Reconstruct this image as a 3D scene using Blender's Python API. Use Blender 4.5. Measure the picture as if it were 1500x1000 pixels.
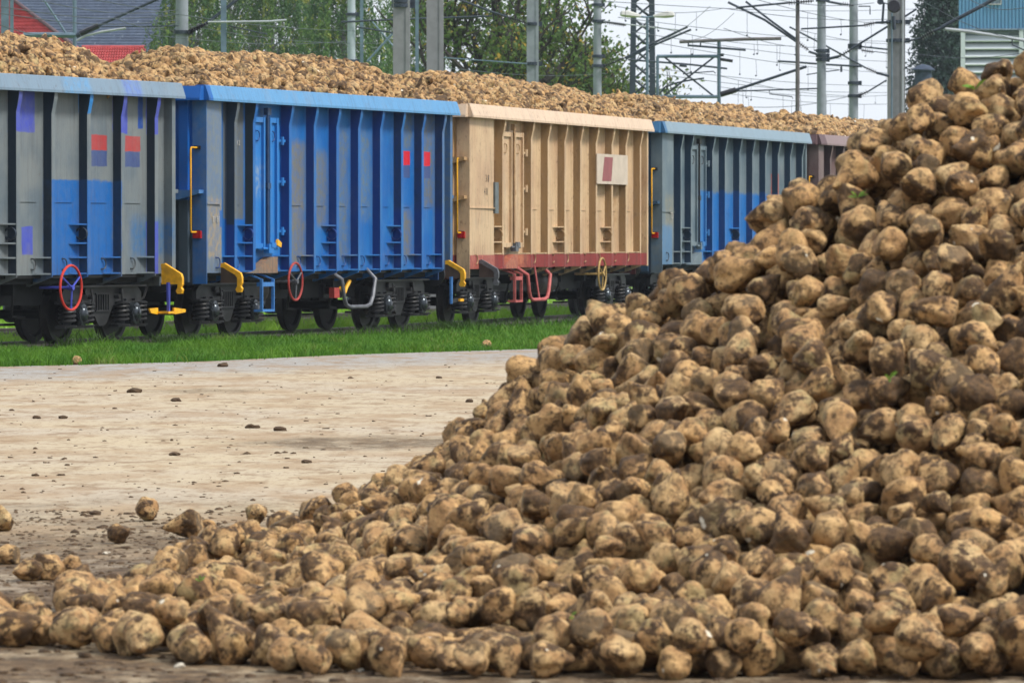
import bpy, bmesh, math, random
import numpy as np
from mathutils import Vector, Matrix, Euler, noise

R = math.radians
random.seed(7)
rng = np.random.default_rng(11)
scene = bpy.context.scene
COL = scene.collection
for o in list(bpy.data.objects):
    bpy.data.objects.remove(o)

# ------------------------------------------------------------------ camera
cam_data = bpy.data.cameras.new('camera')
cam = bpy.data.objects.new('camera', cam_data)
COL.objects.link(cam)
scene.camera = cam
cam.location = (0, 0, 1.75)
cam.rotation_euler = (R(90) - math.atan(153 / 8000), 0, 0)
cam_data.sensor_width = 36
cam_data.lens = 192
cam_data.clip_start = 1
cam_data.clip_end = 5000
cam_data.dof.use_dof = True
cam_data.dof.focus_distance = 58
cam_data.dof.aperture_fstop = 10

# ------------------------------------------------------------------ sky and sun
SUN_EL, SUN_AZ = 52, 112       # azimuth clockwise from +Y
world = bpy.data.worlds.new('World')
scene.world = world
world.use_nodes = True
wt = world.node_tree
wt.nodes.clear()
sky = wt.nodes.new('ShaderNodeTexSky')
sky.sky_type = 'NISHITA'
sky.sun_disc = False
sky.sun_elevation = R(SUN_EL)
sky.sun_rotation = R(SUN_AZ)
sky.air_density = 1.0
sky.dust_density = 4.0
sky.ozone_density = 1.5
hs = wt.nodes.new('ShaderNodeHueSaturation')
hs.inputs['Saturation'].default_value = 0.42
tint = wt.nodes.new('ShaderNodeMix')
tint.data_type = 'RGBA'
tint.blend_type = 'MULTIPLY'
tint.inputs[0].default_value = 1
tint.inputs[7].default_value = (0.93, 0.985, 1.08, 1)
bg = wt.nodes.new('ShaderNodeBackground')
bg.inputs['Strength'].default_value = 0.15
wo = wt.nodes.new('ShaderNodeOutputWorld')
wt.links.new(sky.outputs[0], hs.inputs['Color'])
wt.links.new(hs.outputs[0], tint.inputs[6])
cloud = wt.nodes.new('ShaderNodeMix')       # even pale overcast over the clear sky
cloud.data_type = 'RGBA'
cloud.inputs[0].default_value = 0.80
cloud.inputs[7].default_value = (4.35, 4.62, 5.0, 1)
wt.links.new(tint.outputs[2], cloud.inputs[6])
wt.links.new(cloud.outputs[2], bg.inputs['Color'])
wt.links.new(bg.outputs[0], wo.inputs['Surface'])

sun_data = bpy.data.lights.new('sun', 'SUN')
sun_data.energy = 2.5
sun_data.angle = R(12)
sun_data.color = (1.0, 0.95, 0.87)
sun = bpy.data.objects.new('sun', sun_data)
COL.objects.link(sun)
sd = Vector((math.sin(R(SUN_AZ)) * math.cos(R(SUN_EL)), math.cos(R(SUN_AZ)) * math.cos(R(SUN_EL)), math.sin(R(SUN_EL))))
sun.rotation_euler = sd.to_track_quat('Z', 'Y').to_euler()

scene.view_settings.view_transform = 'Standard'
scene.view_settings.look = 'None'
scene.view_settings.exposure = 0.72
scene.view_settings.gamma = 1.0
scene.view_settings.use_curve_mapping = False
scene.cycles.max_bounces = 6
scene.cycles.transparent_max_bounces = 8
scene.cycles.volume_bounces = 0


# ------------------------------------------------------------------ helpers
def lin(c, k=1.0):
    out = []
    for v in c:
        v /= 255
        out.append((v / 12.92 if v <= 0.04045 else ((v + 0.055) / 1.055) ** 2.4) * k)
    return tuple(out) + (1,)


class NT:
    def __init__(self, name):
        self.m = bpy.data.materials.new(name)
        self.m.use_nodes = True
        self.t = self.m.node_tree
        self.b = self.t.nodes['Principled BSDF']

    def n(self, kind, **kw):
        nd = self.t.nodes.new(kind)
        for k, v in kw.items():
            setattr(nd, k, v)
        return nd

    def l(self, a, b):
        self.t.links.new(a, b)

    def math(self, op, a, b=None, c=None, clamp=False):
        nd = self.n('ShaderNodeMath', operation=op, use_clamp=clamp)
        for i, v in enumerate((a, b, c)):
            if v is None:
                continue
            if isinstance(v, (int, float)):
                nd.inputs[i].default_value = v
            else:
                self.l(v, nd.inputs[i])
        return nd.outputs[0]

    def mix(self, f, a, b, blend='MIX'):
        nd = self.n('ShaderNodeMix', data_type='RGBA', blend_type=blend)
        for i, v in ((0, f), (6, a), (7, b)):
            if isinstance(v, (int, float)):
                nd.inputs[i].default_value = v
            elif isinstance(v, tuple):
                nd.inputs[i].default_value = v
            else:
                self.l(v, nd.inputs[i])
        return nd.outputs[2]

    def ss(self, v, lo, hi):
        nd = self.n('ShaderNodeMapRange', interpolation_type='SMOOTHSTEP')
        self.l(v, nd.inputs[0])
        nd.inputs[1].default_value = lo
        nd.inputs[2].default_value = hi
        return nd.outputs[0]

    def noise(self, vec, scale, detail=4, rough=.55, sc3=None):
        if sc3:
            mp = self.n('ShaderNodeMapping')
            mp.inputs['Scale'].default_value = sc3
            self.l(vec, mp.inputs[0])
            vec = mp.outputs[0]
        nd = self.n('ShaderNodeTexNoise')
        nd.inputs['Scale'].default_value = scale
        nd.inputs['Detail'].default_value = detail
        nd.inputs['Roughness'].default_value = rough
        self.l(vec, nd.inputs['Vector'])
        return nd.outputs[0]

    def bump(self, h, dist, strength=1):
        nd = self.n('ShaderNodeBump')
        nd.inputs['Distance'].default_value = dist
        nd.inputs['Strength'].default_value = strength
        self.l(h, nd.inputs['Height'])
        self.l(nd.outputs[0], self.b.inputs['Normal'])


MATS = {}


def simple(name, c, rough=.7, metal=0.0, var=.25, scale=6, spec=.3, sc3=None):
    if name in MATS:
        return MATS[name]
    c = tuple(v * .74 for v in c[:3])
    t = NT(name)
    tc = t.n('ShaderNodeTexCoord').outputs['Object']
    f = t.noise(tc, scale, sc3=sc3)
    d = tuple(v * (1 - var) for v in c[:3]) + (1,)
    e = tuple(min(1, v * (1 + var)) for v in c[:3]) + (1,)
    t.l(t.mix(t.ss(f, .3, .7), d, e), t.b.inputs['Base Color'])
    t.b.inputs['Roughness'].default_value = rough
    t.b.inputs['Metallic'].default_value = metal
    t.b.inputs['Specular IOR Level'].default_value = spec
    MATS[name] = t.m
    return t.m


def paint(name, base, patches=(), streak=.35, rust=.25, top=None, alt=None, rough=.55):
    """weathered wagon paint in wagon coordinates; patches are real repaints: (x0,x1,z0,z1,colour,soft,cover)"""
    K = lambda c: tuple(v * .70 for v in c[:3]) + (1,)
    base = K(base)
    patches = [(p[0], p[1], p[2], p[3], K(p[4]), p[5], p[6]) for p in patches]
    if alt: alt = (K(alt[0]), alt[1], alt[2])
    t = NT(name)
    tc = t.n('ShaderNodeTexCoord').outputs['Object']
    sx = t.n('ShaderNodeSeparateXYZ')
    nz = t.noise(tc, 5, 5, .6)
    off = t.math('MULTIPLY', t.math('SUBTRACT', nz, .5), .16)
    t.l(tc, sx.inputs[0])
    x = t.math('ADD', sx.outputs[0], off)
    z = t.math('ADD', sx.outputs[2], off)
    x_s = t.math('ADD', sx.outputs[0], t.math('MULTIPLY', off, .32))
    z_s = t.math('ADD', sx.outputs[2], t.math('MULTIPLY', off, .32))
    col = base
    if alt:
        acol, lo, hi = alt
        a = t.noise(tc, .9, 4, .6)
        col = t.mix(t.ss(a, lo, hi), base, acol)
    for (x0, x1, z0, z1, c, soft, cov) in patches:
        X, Z = (x, z) if soft > .03 else (x_s, z_s)
        m = t.math('MULTIPLY', t.ss(X, x0 - soft, x0 + soft), t.math('SUBTRACT', 1, t.ss(X, x1 - soft, x1 + soft)))
        m = t.math('MULTIPLY', m, t.ss(Z, z0 - soft, z0 + soft))
        m = t.math('MULTIPLY', m, t.math('SUBTRACT', 1, t.ss(Z, z1 - soft, z1 + soft)))
        if cov < 1:
            m = t.math('MULTIPLY', m, t.math('ADD', cov, t.math('MULTIPLY', t.ss(t.noise(tc, 9, 4, .7), .42, .62), 1 - cov)))
        col = t.mix(m, col, c)
    # dull dusty bloom, vertical run streaks, scratches and rust freckles
    st = t.noise(tc, 5, 6, .62, sc3=(3.2, 1, .16))
    col = t.mix(t.math('MULTIPLY', t.ss(st, .46, .8), streak), col, lin((62, 52, 44), .7))
    du = t.noise(tc, 2.2, 6, .7, sc3=(1, 1, .6))
    col = t.mix(t.math('MULTIPLY', t.ss(du, .5, .82), streak * .8), col, lin((168, 160, 148), .6))
    rs = t.noise(tc, 16, 6, .75, sc3=(1, 1, .5))
    sc_ = t.noise(tc, 34, 5, .8, sc3=(1.6, 1, .22))
    col = t.mix(t.math('MULTIPLY', t.ss(sc_, .58, .70), .12 + .6 * rust), col, lin((58, 44, 36), .6))
    col = t.mix(t.math('MULTIPLY', t.ss(rs, .56, .68), rust * 1.4, None, True), col, lin((84, 50, 34), .7))
    low = t.math('SUBTRACT', 1, t.ss(z, 1.05, 1.7))
    col = t.mix(t.math('MULTIPLY', t.math('MULTIPLY', low, t.ss(st, .35, .7)), .55 * (rust + .3)), col, lin((78, 66, 58), .7))
    t.l(col, t.b.inputs['Base Color'])
    t.b.inputs['Roughness'].default_value = rough
    t.b.inputs['Specular IOR Level'].default_value = .3
    t.bump(t.math('ADD', rs, t.math('MULTIPLY', st, .5)), .012, .5)
    return t.m


def tag(o, label=None, cat=None, group=None, kind=None):
    if label: o['label'] = label
    if cat: o['category'] = cat
    if group: o['group'] = group
    if kind: o['kind'] = kind
    return o


def empty(name, loc=(0, 0, 0), rz=0.0):
    o = bpy.data.objects.new(name, None)
    o.empty_display_size = .2
    o.location = loc
    o.rotation_euler = (0, 0, rz)
    COL.objects.link(o)
    return o


def link(name, me, parent=None, loc=(0, 0, 0), rot=(0, 0, 0), scale=None):
    o = bpy.data.objects.new(name, me)
    COL.objects.link(o)
    o.location = loc
    o.rotation_euler = rot
    if scale: o.scale = scale
    if parent: o.parent = parent
    return o


class MB:
    """collects verts and faces into one mesh"""
    def __init__(self):
        self.v, self.f, self.s = [], [], []

    def add(self, vs, fs, smooth=False):
        k = len(self.v)
        self.v += [tuple(p) for p in vs]
        self.f += [tuple(i + k for i in q) for q in fs]
        self.s += [smooth] * len(fs)
        return self

    def box(self, x0, x1, y0, y1, z0, z1):
        vs = [(x0, y0, z0), (x1, y0, z0), (x1, y1, z0), (x0, y1, z0), (x0, y0, z1), (x1, y0, z1), (x1, y1, z1), (x0, y1, z1)]
        return self.add(vs, [(0, 3, 2, 1), (4, 5, 6, 7), (0, 1, 5, 4), (1, 2, 6, 5), (2, 3, 7, 6), (3, 0, 4, 7)])

    def prism(self, pts, axis, a, b, smooth=False):
        """pts: 2-D outline in the two other axes (x: (y,z), y: (x,z), z: (x,y)); extruded a..b"""
        def P(p, t):
            return {'x': (t, p[0], p[1]), 'y': (p[0], t, p[1]), 'z': (p[0], p[1], t)}[axis]
        n = len(pts)
        vs = [P(p, a) for p in pts] + [P(p, b) for p in pts]
        fs = [(i, (i + 1) % n, n + (i + 1) % n, n + i) for i in range(n)]
        self.add(vs, fs, smooth)
        self.add(vs, [tuple(range(n))[::-1], tuple(range(n, 2 * n))])
        return self

    def tube(self, pts, r, seg=8, caps=True, r2=None):
        pts = [Vector(p) for p in pts]
        n = len(pts)
        vs = []
        up = Vector((0, 0, 1))
        for i, p in enumerate(pts):
            d = (pts[min(i + 1, n - 1)] - pts[max(i - 1, 0)]).normalized()
            if i == 0:
                a = d.cross(up)
                if a.length < .05: a = d.cross(Vector((1, 0, 0)))
                a.normalize()
            else:
                a = (a - d * a.dot(d))
                if a.length < 1e-4: a = d.orthogonal()
                a.normalize()
            b = d.cross(a)
            rr = r if r2 is None else r + (r2 - r) * i / (n - 1)
            for k in range(seg):
                t = 2 * math.pi * k / seg
                vs.append(p + (a * math.cos(t) + b * math.sin(t)) * rr)
        fs = [(i * seg + k, i * seg + (k + 1) % seg, (i + 1) * seg + (k + 1) % seg, (i + 1) * seg + k) for i in range(n - 1) for k in range(seg)]
        self.add(vs, fs, seg > 5)
        if caps:
            self.add(vs, [tuple(range(seg))[::-1], tuple(range((n - 1) * seg, n * seg))])
        return self

    def cyl(self, a, b, r, seg=16, r2=None):
        return self.tube([a, b], r, seg, True, r2)

    def lathe(self, prof, axis='y', c=(0, 0, 0), seg=24):
        """prof: (radius, along) pairs"""
        vs = []
        for r, h in prof:
            for k in range(seg):
                t = 2 * math.pi * k / seg
                u, w = r * math.cos(t), r * math.sin(t)
                p = {'y': (u, h, w), 'z': (u, w, h), 'x': (h, u, w)}[axis]
                vs.append((p[0] + c[0], p[1] + c[1], p[2] + c[2]))
        n = len(prof)
        fs = [(i * seg + k, i * seg + (k + 1) % seg, (i + 1) * seg + (k + 1) % seg, (i + 1) * seg + k) for i in range(n - 1) for k in range(seg)]
        return self.add(vs, fs, True)

    def mesh(self, name, mat, recalc=True):
        me = bpy.data.meshes.new(name)
        me.from_pydata([tuple(p) for p in self.v], [], self.f)
        me.polygons.foreach_set('use_smooth', self.s)
        if recalc:
            bm = bmesh.new()
            bm.from_mesh(me)
            bmesh.ops.recalc_face_normals(bm, faces=bm.faces)
            bm.to_mesh(me)
            bm.free()
        if any(self.s):
            try:
                me.set_sharp_from_angle(angle=R(40))
            except Exception:
                pass
        if mat: me.materials.append(mat)
        return me

    def obj(self, name, mat, parent=None, **kw):
        return link(name, self.mesh(name, mat), parent, **kw)


def at(px, py, D):
    """photo pixel and distance to metres"""
    return Vector(((px - 750) / 8000 * D, D, 1.75 + (347 - py) / 8000 * D))


def raw_mesh(name, verts, faces, mat, smooth=False):
    """numpy verts (n,3) and equal-size faces (m,k)"""
    me = bpy.data.meshes.new(name)
    nv, (nf, k) = len(verts), faces.shape
    me.vertices.add(nv)
    me.vertices.foreach_set('co', np.asarray(verts, dtype=np.float32).ravel())
    me.loops.add(nf * k)
    me.loops.foreach_set('vertex_index', faces.astype(np.int32).ravel())
    me.polygons.add(nf)
    me.polygons.foreach_set('loop_start', np.arange(0, nf * k, k, dtype=np.int32))
    me.polygons.foreach_set('use_smooth', np.full(nf, smooth))
    me.update(calc_edges=True)
    if mat: me.materials.append(mat)
    return me


# ------------------------------------------------------------------ the line of the train
def unit(a):
    return Vector((math.cos(a), math.sin(a), 0))


WAG = []        # (x, y, length, angle) of each wagon's near left lower corner
for (x0, y0, L, th) in ((-11.011, 77.067, 13.5, 66.0), (-5.068, 90.7, 11.781, 70.42), (-.801, 103.3, 14.68, 75.31),
                        (3.270, 118.9, 14.433, 74.39), (7.532, 134.2, 13.5, 73.0)):
    WAG.append((x0, y0, L, R(th)))
HALF = 1.45


def track_line(offset):
    """centre line of the loaded track pushed sideways (away from the yard) by offset"""
    pts = []
    x, y, L, th = WAG[0]
    inw = Vector((-math.sin(th), math.cos(th), 0))
    p0 = Vector((x, y, 0)) + inw * (HALF + offset)
    q, a = p0.copy(), th
    back = []
    for k in range(10):
        a -= R(1.3)
        q = q - unit(a) * 7
        back.append(q.copy())
    pts += back[::-1]
    for (x, y, L, th) in WAG:
        inw = Vector((-math.sin(th), math.cos(th), 0))
        a = Vector((x, y, 0)) + inw * (HALF + offset)
        pts += [a, a + unit(th) * L]
    q, a = pts[-1].copy(), WAG[-1][3]
    for k in range(12):
        a -= R(.6)
        q = q + unit(a) * 9
        pts.append(q.copy())
    return pts


def ribbon(name, left, right, mat, z0=None, thick=0, sub=1, kind='structure'):
    vs, fs = [], []
    for a, b in zip(left, right):
        for k in range(sub + 1):
            vs.append(tuple(Vector(a).lerp(Vector(b), k / sub)))
    w = sub + 1
    for i in range(len(left) - 1):
        for k in range(sub):
            fs.append((i * w + k, i * w + k + 1, (i + 1) * w + k + 1, (i + 1) * w + k))
    mb = MB().add(vs, fs)
    o = mb.obj(name, mat)
    if kind: o['kind'] = kind
    return o


def side(pts, off, z):
    out = []
    for i, p in enumerate(pts):
        d = (pts[min(i + 1, len(pts) - 1)] - pts[max(i - 1, 0)]).normalized()
        out.append(Vector((p.x - d.y * off, p.y + d.x * off, z)))
    return out


# ------------------------------------------------------------------ ground materials
def mat_field():
    t = NT('meadow')
    tc = t.n('ShaderNodeTexCoord').outputs['Object']
    a = t.noise(tc, .35, 5, .6)
    b = t.noise(tc, 6, 5, .7)
    c = t.mix(t.ss(a, .35, .65), (.12, .25, .022, 1), (.20, .32, .04, 1))
    c = t.mix(t.math('MULTIPLY', t.ss(b, .45, .75), .5), c, (.05, .10, .015, 1))
    t.l(c, t.b.inputs['Base Color'])
    t.b.inputs['Roughness'].default_value = .9
    t.bump(b, .05, 1)
    return t.m


def mat_yard():
    t = NT('dusty_concrete')
    tc = t.n('ShaderNodeTexCoord').outputs['Object']
    sx = t.n('ShaderNodeSeparateXYZ')
    t.l(tc, sx.inputs[0])
    X, Y = sx.outputs[0], sx.outputs[1]
    big = t.noise(tc, .25, 4, .6)
    col = t.mix(t.ss(big, .3, .7), lin((212, 193, 160), .59), lin((206, 190, 166), .59))
    # grey, cleaner concrete along the verge: distance across from the verge line
    dv = t.math('SUBTRACT', t.math('ADD', 85.0, t.math('MULTIPLY', X, 1.6)), Y)
    dvn = t.math('ADD', dv, t.math('MULTIPLY', t.math('SUBTRACT', t.noise(tc, .5, 3, .6), .5), 9))
    grey = t.math('SUBTRACT', 1, t.ss(dvn, 5.5, 12.0))
    col = t.mix(t.math('MULTIPLY', grey, .9), col, lin((182, 180, 176), .56))
    # wheel-smeared streaks of soil drawn out along the driving direction (across the view)
    w1 = t.noise(tc, 1.5, 8, .68, sc3=(.7, .34, 1))
    w2 = t.noise(tc, 4.5, 8, .72, sc3=(.7, .30, 1))
    w3 = t.noise(tc, 20, 6, .7, sc3=(.7, .22, 1))
    col = t.mix(t.math('MULTIPLY', t.ss(w2, .49, .62), .7), col, lin((154, 124, 90), .56))
    col = t.mix(t.math('MULTIPLY', t.ss(w1, .48, .60), .55), col, lin((182, 150, 112), .55))
    col = t.mix(t.math('MULTIPLY', t.ss(w3, .53, .64), .6), col, lin((150, 122, 92), .58))
    # damp trodden soil around the foot of the heap and in a band left of it
    def blob(cx, cy, rx, ry, lo=.75, hi=1.25):
        a = t.math('DIVIDE', t.math('SUBTRACT', X, cx), rx)
        b = t.math('DIVIDE', t.math('SUBTRACT', Y, cy), ry)
        d = t.math('SQRT', t.math('ADD', t.math('MULTIPLY', a, a), t.math('MULTIPLY', b, b)))
        d = t.math('ADD', d, t.math('MULTIPLY', t.math('SUBTRACT', w1, .5), 1.6))
        return t.math('SUBTRACT', 1, t.ss(d, lo, hi))
    yy = t.math('ADD', Y, t.math('MULTIPLY', t.math('SUBTRACT', w1, .5), 16))
    m = t.math('SUBTRACT', 1, t.ss(yy, 29, 38))
    m = t.math('MAXIMUM', m, t.math('MULTIPLY', blob(-1.25, 46.5, 1.5, 2.2, .3, 1.0), .8))
    m = t.math('MAXIMUM', m, t.math('MULTIPLY', blob(-3.4, 62, 1.0, 1.5, .2, .9), .5))
    rag = t.ss(t.noise(tc, 3.2, 9, .78, sc3=(.8, .4, 1)), .36, .54)
    soil = t.mix(t.ss(t.noise(tc, 9, 6, .7), .35, .65), lin((66, 50, 36), .62), lin((132, 106, 76), .62))
    col = t.mix(t.math('MULTIPLY', m, t.math('ADD', .22, t.math('MULTIPLY', rag, .74))), col, soil)
    sp = t.noise(tc, 14, 5, .8, sc3=(.7, .3, 1))
    col = t.mix(t.math('MULTIPLY', t.ss(sp, .68, .74), .8), col, lin((92, 74, 56), .7))
    t.l(col, t.b.inputs['Base Color'])
    t.b.inputs['Roughness'].default_value = .85
    t.b.inputs['Specular IOR Level'].default_value = .2
    t.bump(t.math('ADD', t.math('MULTIPLY', w3, .4), t.math('MULTIPLY', t.math('MULTIPLY', m, t.noise(tc, 7, 6, .7)), 2.0)), .03, .9)
    return t.m


M_FIELD = mat_field()
M_YARD = mat_yard()

# field to the horizon
fm = MB()
n = 24
gx = [-1800 + 3600 * i / n for i in range(n + 1)]
gy = [-300 + 3000 * i / n for i in range(n + 1)]
fm.add([(x, y, -.14) for y in gy for x in gx], [(j * (n + 1) + i, j * (n + 1) + i + 1, (j + 1) * (n + 1) + i + 1, (j + 1) * (n + 1) + i) for j in range(n) for i in range(n)])
tag(fm.obj('field', M_FIELD), kind='structure')

EDGE = [Vector(p) for p in ((-40, 24, 0), (-20, 53, 0), (-12, 65.6, 0), (-6.9, 73.7, 0), (-5.6, 75.2, 0), (-4.3, 76.9, 0), (-2.5, 81.1, 0), (-1.0, 83.4, 0), (.45, 85.4, 0), (4, 92, 0), (10, 104, 0), (22, 130, 0), (45, 180, 0), (80, 260, 0))]
ym = MB()
top = [tuple(p) for p in EDGE] + [(80, -25, 0), (-40, -25, 0)]
ym.prism([(p[0], p[1]) for p in top], 'z', -.3, 0)
tag(ym.obj('yard', M_YARD), kind='structure')

TRK = track_line(0)
TRK2 = track_line(5.6)
M_VERGE = simple('verge_soil_grass', (.05, .095, .014, 1), .95, var=.45, scale=5)
# verge between yard edge and ballast
near = side(TRK, -1.75, -.03)


def near_at(p):
    best = min(near, key=lambda q: (q - p).length)
    return best


vl = []
for i in range(60):
    t = i / 59 * (len(EDGE) - 1)
    k = min(int(t), len(EDGE) - 2)
    vl.append(EDGE[k].lerp(EDGE[k + 1], t - k))
verge_l = [Vector((p.x - .02, p.y, -.015)) for p in vl]


def proj_line(p, pts):
    best = None
    for a, b in zip(pts[:-1], pts[1:]):
        d = b - a
        t = max(0, min(1, (p - a).dot(d) / d.length_squared))
        q = a + d * t
        if best is None or (q - p).length < (best - p).length:
            best = q
    return best


verge_r = [proj_line(Vector((p.x, p.y, 0)), [Vector((q.x, q.y, 0)) for q in near]) for p in vl]
verge_r = [Vector((p.x, p.y, -.05)) for p in verge_r]
ribbon('verge', verge_l, verge_r, M_VERGE, sub=3)

M_BALL = simple('ballast_stone', lin((150, 140, 128), .75), .9, var=.5, scale=14)
M_RAILTOP = simple('rail_steel', (.16, .14, .13, 1), .45, .6, var=.3, scale=3)
M_SLEEP = simple('sleeper_concrete', lin((120, 112, 104), .7), .9)


def track(tl, label):
    root = empty('railway_track', tl[0])
    tag(root, label, 'railway track')
    bed = MB()
    A, B = side(tl, -1.9, -.10), side(tl, 1.9, -.10)
    A2, B2 = side(tl, -2.3, -.18), side(tl, 2.3, -.18)
    vs, fs = [], []
    for row in zip(A2, A, B, B2):
        vs += list(row)
    for i in range(len(tl) - 1):
        for k in range(3):
            fs.append((i * 4 + k, i * 4 + k + 1, i * 4 + 5 + k, i * 4 + 4 + k))
    bed.add(vs, fs)
    o = bed.obj('ballast_bed', M_BALL)
    o.parent = root
    o.matrix_parent_inverse = Matrix.Translation(-tl[0])
    for off in (-.753, .753):
        mb = MB()
        ctr = side(tl, off, 0)
        prof = [(-.07, -.11), (.07, -.11), (.07, -.095), (.012, -.08), (.012, .01), (.036, .02), (.036, .05), (-.036, .05), (-.036, .02), (-.012, .01), (-.012, -.08), (-.07, -.095)]
        n = len(prof)
        vs, fs = [], []
        for i, p in enumerate(ctr):
            d = (ctr[min(i + 1, len(ctr) - 1)] - ctr[max(i - 1, 0)]).normalized()
            nrm = Vector((-d.y, d.x, 0))
            vs += [p + nrm * u + Vector((0, 0, w)) for u, w in prof]
        for i in range(len(ctr) - 1):
            for k in range(n):
                fs.append((i * n + k, i * n + (k + 1) % n, (i + 1) * n + (k + 1) % n, (i + 1) * n + k))
        mb.add(vs, fs)
        o = mb.obj('rail', M_RAILTOP)
        o.parent = root
        o.matrix_parent_inverse = Matrix.Translation(-tl[0])
    sl = MB()
    for a, b in zip(tl[:-1], tl[1:]):
        d = b - a
        u = d.normalized()
        w = Vector((-u.y, u.x, 0))
        nn = max(1, int(d.length / .62))
        for k in range(nn):
            c = a + d * ((k + .5) / nn)
            vs = [c + u * su * .13 + w * sw * 1.25 + Vector((0, 0, z)) for z in (-.16, -.085) for su, sw in ((-1, -1), (1, -1), (1, 1), (-1, 1))]
            sl.add(vs, [(4, 5, 6, 7), (0, 1, 5, 4), (1, 2, 6, 5), (2, 3, 7, 6), (3, 0, 4, 7)])
    o = sl.obj('sleepers', M_SLEEP)
    o['kind'] = 'stuff'
    o.parent = root
    o.matrix_parent_inverse = Matrix.Translation(-tl[0])
    return root


track(TRK, 'rusty rails on ballast carrying the row of loaded wagons')
track(TRK2, 'second empty railway track running behind the loaded wagons')

# loose ballast stones (nobody could count them)
def stones(name, tl, lo, hi, n, s0, s1, mat, label, cat, zb=-.1, a0=0, a1=None):
    P = []
    cum = [0]
    for a, b in zip(tl[:-1], tl[1:]):
        cum.append(cum[-1] + (b - a).length)
    tot = cum[-1]
    vs, fs = [], []
    base = np.array([(1, 0, 0), (0, 1, 0), (-1, 0, 0), (0, -1, 0), (0, 0, 1), (0, 0, -1)], float)
    tri = np.array([(0, 1, 4), (1, 2, 4), (2, 3, 4), (3, 0, 4), (1, 0, 5), (2, 1, 5), (3, 2, 5), (0, 3, 5)])
    V, F = [], []
    a1 = tot if a1 is None else a1
    for i in range(n):
        t = rng.uniform(a0, a1)
        k = max(0, min(len(tl) - 2, int(np.searchsorted(cum, t)) - 1))
        d = (tl[k + 1] - tl[k]).normalized()
        p = tl[k] + d * (t - cum[k])
        w = Vector((-d.y, d.x, 0))
        q = p + w * rng.uniform(lo, hi)
        s = rng.uniform(s0, s1)
        m = base * rng.uniform(.6, 1.2, (6, 3)) * s
        ang = rng.uniform(0, 6.28)
        c, sn = math.cos(ang), math.sin(ang)
        m = m @ np.array([[c, sn, 0], [-sn, c, 0], [0, 0, .75]])
        V.append(m + np.array([q.x, q.y, zb + s * .3]))
        F.append(tri + 6 * i)
    o = link(name, raw_mesh(name, np.concatenate(V), np.concatenate(F), mat))
    tag(o, label, cat, kind='stuff')
    return o


M_STONE = simple('pale_stone', lin((168, 158, 140), .8), .9, var=.5, scale=9)
stones('ballast_stones', TRK, -2.4, 4.0, 9000, .02, .06, M_STONE, 'loose grey ballast stones around the rails', 'ballast', a0=70, a1=120)

# ------------------------------------------------------------------ grass
def mat_leafy(name, c1, c2, c3=None, scale=1.5, trans=.35):
    t = NT(name)
    g = t.n('ShaderNodeTexCoord').outputs['Object']
    a = t.noise(g, scale, 4, .65)
    b = t.noise(g, scale * 9, 3, .7)
    col = t.mix(t.ss(a, .35, .65), c1, c2)
    if c3:
        col = t.mix(t.ss(t.noise(g, scale * 1.7, 3, .6), .56, .68), col, c3)
    dk = tuple(v * .55 for v in c1[:3]) + (1,)
    col = t.mix(t.math('MULTIPLY', t.ss(b, .5, .8), .6), col, dk)
    t.l(col, t.b.inputs['Base Color'])
    t.b.inputs['Roughness'].default_value = .6
    t.b.inputs['Specular IOR Level'].default_value = .2
    tr = t.n('ShaderNodeBsdfTranslucent')
    t.l(col, tr.inputs[0])
    mx = t.n('ShaderNodeMixShader')
    mx.inputs[0].default_value = trans
    t.l(t.b.outputs[0], mx.inputs[1])
    t.l(tr.outputs[0], mx.inputs[2])
    t.l(mx.outputs[0], t.t.nodes['Material Output'].inputs[0])
    return t.m


M_GRASS = mat_leafy('grass_blades', (.055, .16, .012, 1), (.11, .24, .018, 1), (.17, .22, .045, 1), .8)


def blades(name, pts, hmin, hmax, w, mat, label, cat='grass', lean=.5):
    n = len(pts)
    h = rng.uniform(hmin, hmax, n) * (1 + .9 * np.clip(np.array([noise.noise((p[0] * .8, p[1] * .5, 3)) for p in pts]), -.5, 1))
    a = rng.uniform(0, 2 * np.pi, n)
    dx, dy = np.cos(a) * w, np.sin(a) * w
    lx, ly = rng.normal(0, lean, n) * h, rng.normal(0, lean, n) * h
    P = np.asarray(pts, float)
    v0 = P + np.stack([dx, dy, np.zeros(n)], 1)
    v1 = P - np.stack([dx, dy, np.zeros(n)], 1)
    m = P + np.stack([lx * .35, ly * .35, h * .6], 1)
    v2 = m - np.stack([dx, dy, np.zeros(n)], 1) * .8
    v3 = m + np.stack([dx, dy, np.zeros(n)], 1) * .8
    v4 = P + np.stack([lx, ly, h], 1)
    V = np.stack([v0, v1, v2, v3, v4], 1).reshape(-1, 3)
    k = np.arange(n) * 5
    F = np.concatenate([np.stack([k, k + 1, k + 2], 1), np.stack([k, k + 2, k + 3], 1), np.stack([k + 3, k + 2, k + 4], 1)])
    o = link(name, raw_mesh(name, V, F, mat))
    tag(o, label, cat, kind='stuff')
    return o


gp = []
i_lo, i_hi = 8, 46
while len(gp) < 86000:
    t = random.uniform(i_lo, i_hi)
    k = int(t)
    a = verge_l[k].lerp(verge_l[k + 1], t - k)
    b = verge_r[k].lerp(verge_r[k + 1], t - k)
    if not (-14 < a.x < 11): continue
    p = a.lerp(b, random.random() ** .9)
    e = random.random()
    gp.append((p.x + random.gauss(0, .13), p.y + random.gauss(0, .2), -.04))
blades('verge_grass', gp, .07, .17, .009, M_GRASS, 'bright green grass verge between concrete yard and rails')
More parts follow.
